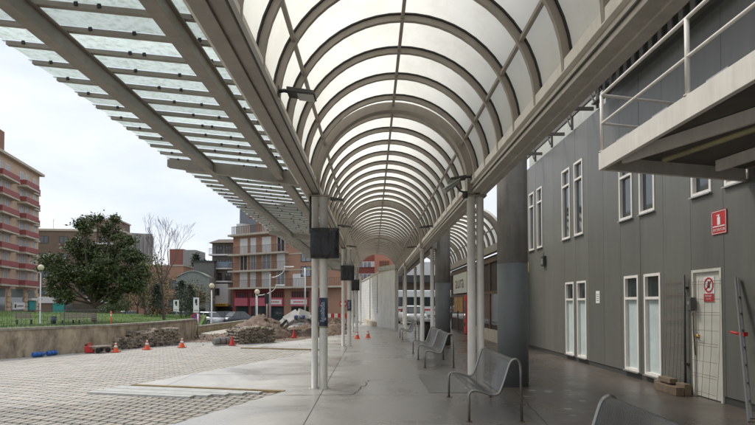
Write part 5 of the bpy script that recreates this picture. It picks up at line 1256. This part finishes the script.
# filler block right of the orange building, seen between columns
f = Fac(338, 74, (1, .1), 'pale_apartment_block', 'pale block with balconies seen between the left columns')
zt = f.uv(338, 262)[1]; f.part('wall', M_awn, [(-1.0, 2.4, -.1, zt)], 0, 6)
for j in range(4): f.balcony(-.9, 2.2, 1.2+1.9*j, .7, M_railg, M_cream, .8, False); f.window(-.4, .6, 1.3+1.9*j, 2.7+1.9*j, M_railg, M_shut, 1)

# ------------------------------------------------------------------ far end: white wall, red and white building
M_wwall = mat_brick('whitewashed_block', (.66, .65, .62), (.60, .59, .56), (.50, .49, .46), .4, .2, .012, rot=(pi/2, 0, 0), vs=.8, bump=.5)
wa_, wb_, wc_ = Vector((1.52, 33.6)), Vector((.52, 36.0)), Vector((-1.35, 50.5))
t = thing('white_block_wall', 'tall whitewashed block wall crossing the far end of the arcade', 'wall', (wb_.x, wb_.y, 0), math.atan2((wc_-wb_).y, (wc_-wb_).x)); Lw = (wc_-wb_).length
b = MB(); b.hexa([(0, -.25, -.05), (Lw, -.25, -.05), (Lw, 0, -.05), (0, 0, -.05), (0, -.25, 3.62), (Lw, -.25, 3.35), (Lw, 0, 3.35), (0, 0, 3.62)]); b.build('long_side', M_wwall, t)
b = MB(); b.hexa([(0, -.3, 3.62), (Lw, -.3, 3.35), (Lw, .05, 3.35), (0, .05, 3.62), (0, -.3, 3.72), (Lw, -.3, 3.45), (Lw, .05, 3.45), (0, .05, 3.72)]); b.build('coping', M_cream, t)
b = MB(); b.box(5, 5.2, .002, .05, 0, 3.45); b.box(1.0, 1.15, .002, .04, .9, 3.5); b.build('pilaster', M_greyc, t)
b = MB(); b.hexa([(1.5, .002, -.02), (7, .002, -.02), (7, .3, -.02), (1.5, .3, -.02), (1.5, .002, .30), (7, .002, .42), (7, .3, .42), (1.5, .3, .30)]); b.build('plinth', M_cream, t)
ang = math.atan2((wc_-wb_).y, (wc_-wb_).x)
e2 = Matrix.Rotation(-ang, 2) @ (wa_-wb_)
b = MB(); dd = e2.normalized(); nn = Vector((-dd.y, dd.x))*.12
def H4(a, c, n, z0, z1): return [(*(a-n), z0), (*(c-n), z0), (*(c+n), z0), (*(a+n), z0), (*(a-n), z1), (*(c-n), z1), (*(c+n), z1), (*(a+n), z1)]
b.hexa(H4(Vector((-.05, -.1)), e2, nn, -.05, 3.70)); b.build('end_face', mat('white_end', (.60, .59, .55), .85, var=.1, streak=.3), t)
b = MB(); b.hexa(H4(Vector((-.3, -.3))*0+dd*-.1, e2+dd*.1, nn*1.3, 3.70, 3.98)); b.build('end_cap', M_greyc, t)
f = Fac(372, 78, (1, -.35), 'red_and_white_building', 'red brick building with white bands and windows seen through the arcade end')
U = lambda x: f.uv(x, 280)[0]; Z = lambda y: f.uv(372, y)[1]
M_redb = mat_brick('deep_red_brick', (.30, .085, .06), (.27, .075, .055), (.25, .12, .1), .25, .07, rot=(pi/2, 0, 0), vs=.4)
f.part('wall', M_redb, [(U(348), U(381), -.1, Z(249))], 0, 10); f.part('white_band', M_whshut, [(U(349), U(376), Z(267), Z(261.5)), (U(349), U(376), Z(279), Z(273.5))], .12, -.003)
f.part('window_strip', M_shut, [(U(352+4*k), U(355+4*k), Z(y_), Z(y_-5)) for k in range(5) for y_ in (267, 279)], .16, -.13)
f.part('side_wing', mat('salmon_render', (.46, .21, .14), .85, var=.1), [(U(378), U(404), -.1, Z(255))], 1.5, 8); f.part('wing_louvres', mat('louvre_brown', (.20, .10, .06), .8), [(U(383+1.7*k), U(384.1+1.7*k), Z(270), Z(262)) for k in range(6)], 1.6, -1.504)
# buildings seen behind the right columns
f = Fac(415, 66, (1, 0), 'pale_office_block', 'pale block with dark window bands seen between the right columns')
U = lambda x: f.uv(x, 290)[0]; Z = lambda y: f.uv(415, y)[1]
f.part('wall', M_awn, [(U(395), U(470), -.1, Z(262))], 0, 8); f.part('dark_canopy', M_dark, [(U(395), U(470), Z(283), Z(276))], 2.2, -.01); f.part('brown_band', M_brickB, [(U(395), U(470), Z(291), Z(284))], .3, -.003)
for k in range(7): f.window(U(400+8*k), U(405+8*k), Z(304), Z(297), M_whshut, M_wglass, 1)
f.part('red_awning', M_signr, [(U(404), U(430), Z(297), Z(295.5))], 1.0, -.003); f.part('ground_glass', M_wglass, [(U(398), U(468), 0, Z(307))], .05, -.003)

# ------------------------------------------------------------------ shop under the rear vault
t = thing('cafe_front', 'dark brown glazed cafe front under the rear vault with pale sign above the door', 'shop', (0, 0, 0)); SXp = 5.0
b = MB(); b.box(SXp+.06, 11, 20.1, 34.6, -.02, 3.6); b.build('shop_wall', mat('shop_dark', (.045, .035, .028), .7), t)
b = MB(); M_brn = mat('brown_frame', (.12, .075, .045), .6, var=.2)
for y in (21, 23.2, 25.4, 27.6, 29.8, 32.0, 34.4): b.box(SXp, SXp+.058, y-.07, y+.07, 0, 3.3)
b.box(SXp-.02, SXp+.058, 20.2, 34.5, 3.3, 3.5); b.box(SXp-.012, SXp+.058, 20.2, 34.5, 1.98, 2.10); b.build('frame', M_brn, t)
b = MB(); b.box(SXp+.03, SXp+.05, 20.3, 34.3, .7, 1.98); b.build('glazing', M_wglass, t)
b = MB(); b.box(SXp-.01, SXp+.055, 20.3, 27.5, 0, .5); b.build('base_panel', M_cream, t)
b = MB(); b.box(SXp-.09, SXp-.03, 28.3, 32.9, 2.15, 3.25); b.build('sign_board', mat('sign_cream', (.58, .60, .54), .6), t)
text('aura', 1.0, M_railg, t, (SXp-.095, 30.6, 2.74), RW, name='sign_lettering', sx=1.7)
b = MB(); rn = random.Random(4)
for k in range(5): y = 29.9+.62*k; b.box(SXp-.035, SXp-.02, y, y+.5, 1.15+rn.uniform(-.1, .1), 1.95)
b.build('poster', mat('poster_ochre', (.42, .24, .09), .7, var=.6, vscale=4), t)
t = thing('red_vending_machine', 'narrow red vending machine standing by the cafe front', 'vending machine', (4.86, 28.0, 0)); b = MB(); b.box(-.10, .10, -.3, .3, .02, 2.0); b.build('cabinet', M_red, t, .04); b = MB(); b.box(-.106, -.101, -.2, .2, .8, 1.7); b.build('front_glass', M_wglass, t)
b = MB(); b.box(-.108, -.102, -.15, .15, .4, .6); b.build('tray', M_gasket, t)
# litter bin behind the bench pair, barrier sticks at the far left
q = atZ(436, 333); t = thing('round_bin', 'low dark round bin beside the far pillar', 'bin', (2.15, 22.0, 0)); b = MB(); b.lathe((0, 0, 0), [(.2, 0), (.23, .8)], 20); b.build('body', M_dark, t); b = MB(); b.lathe((0, 0, 0), [(.245, .8), (.245, .86), (.17, .86)], 20); b.build('rim', M_gasket, t)
q = atY(339, 320, 34); t = thing('works_barrier', 'red and white striped works barrier behind the left columns', 'barrier', (q.x-.2, 34, -.05))
b = MB(); b.box(-.8, .8, -.03, .03, .75, 1.0); b.build('board', M_whitep, t); b = MB()
for k in range(4): b.box(-.72+.42*k, -.52+.42*k, -.036, .036, .748, 1.002)
b.build('red_stripes', M_red, t)
for s in (-.65, .65): b = MB(); b.bar((s, -.25, 0), (s, 0, 1.0), .05, .04); b.bar((s, .25, 0), (s, 0, 1.0), .05, .04); b.build('leg', M_red, t)
q = atY(337.5, 312, 30); t = thing('round_sign', 'small round red sign on a pole behind the left columns', 'sign', (q.x, 36, -.05)); b = MB(); b.lathe((0, 0, 0), [(.03, 0), (.03, 1.75)], 8); b.build('pole', M_alu, t); b = MB(); b.tube([(0, -.05, 1.6), (0, -.03, 1.6)], .26, 20); b.build('disc', M_signr, t); b = MB(); b.box(-.17, .17, -.056, -.052, 1.55, 1.65); b.build('white_bar', M_signw, t)
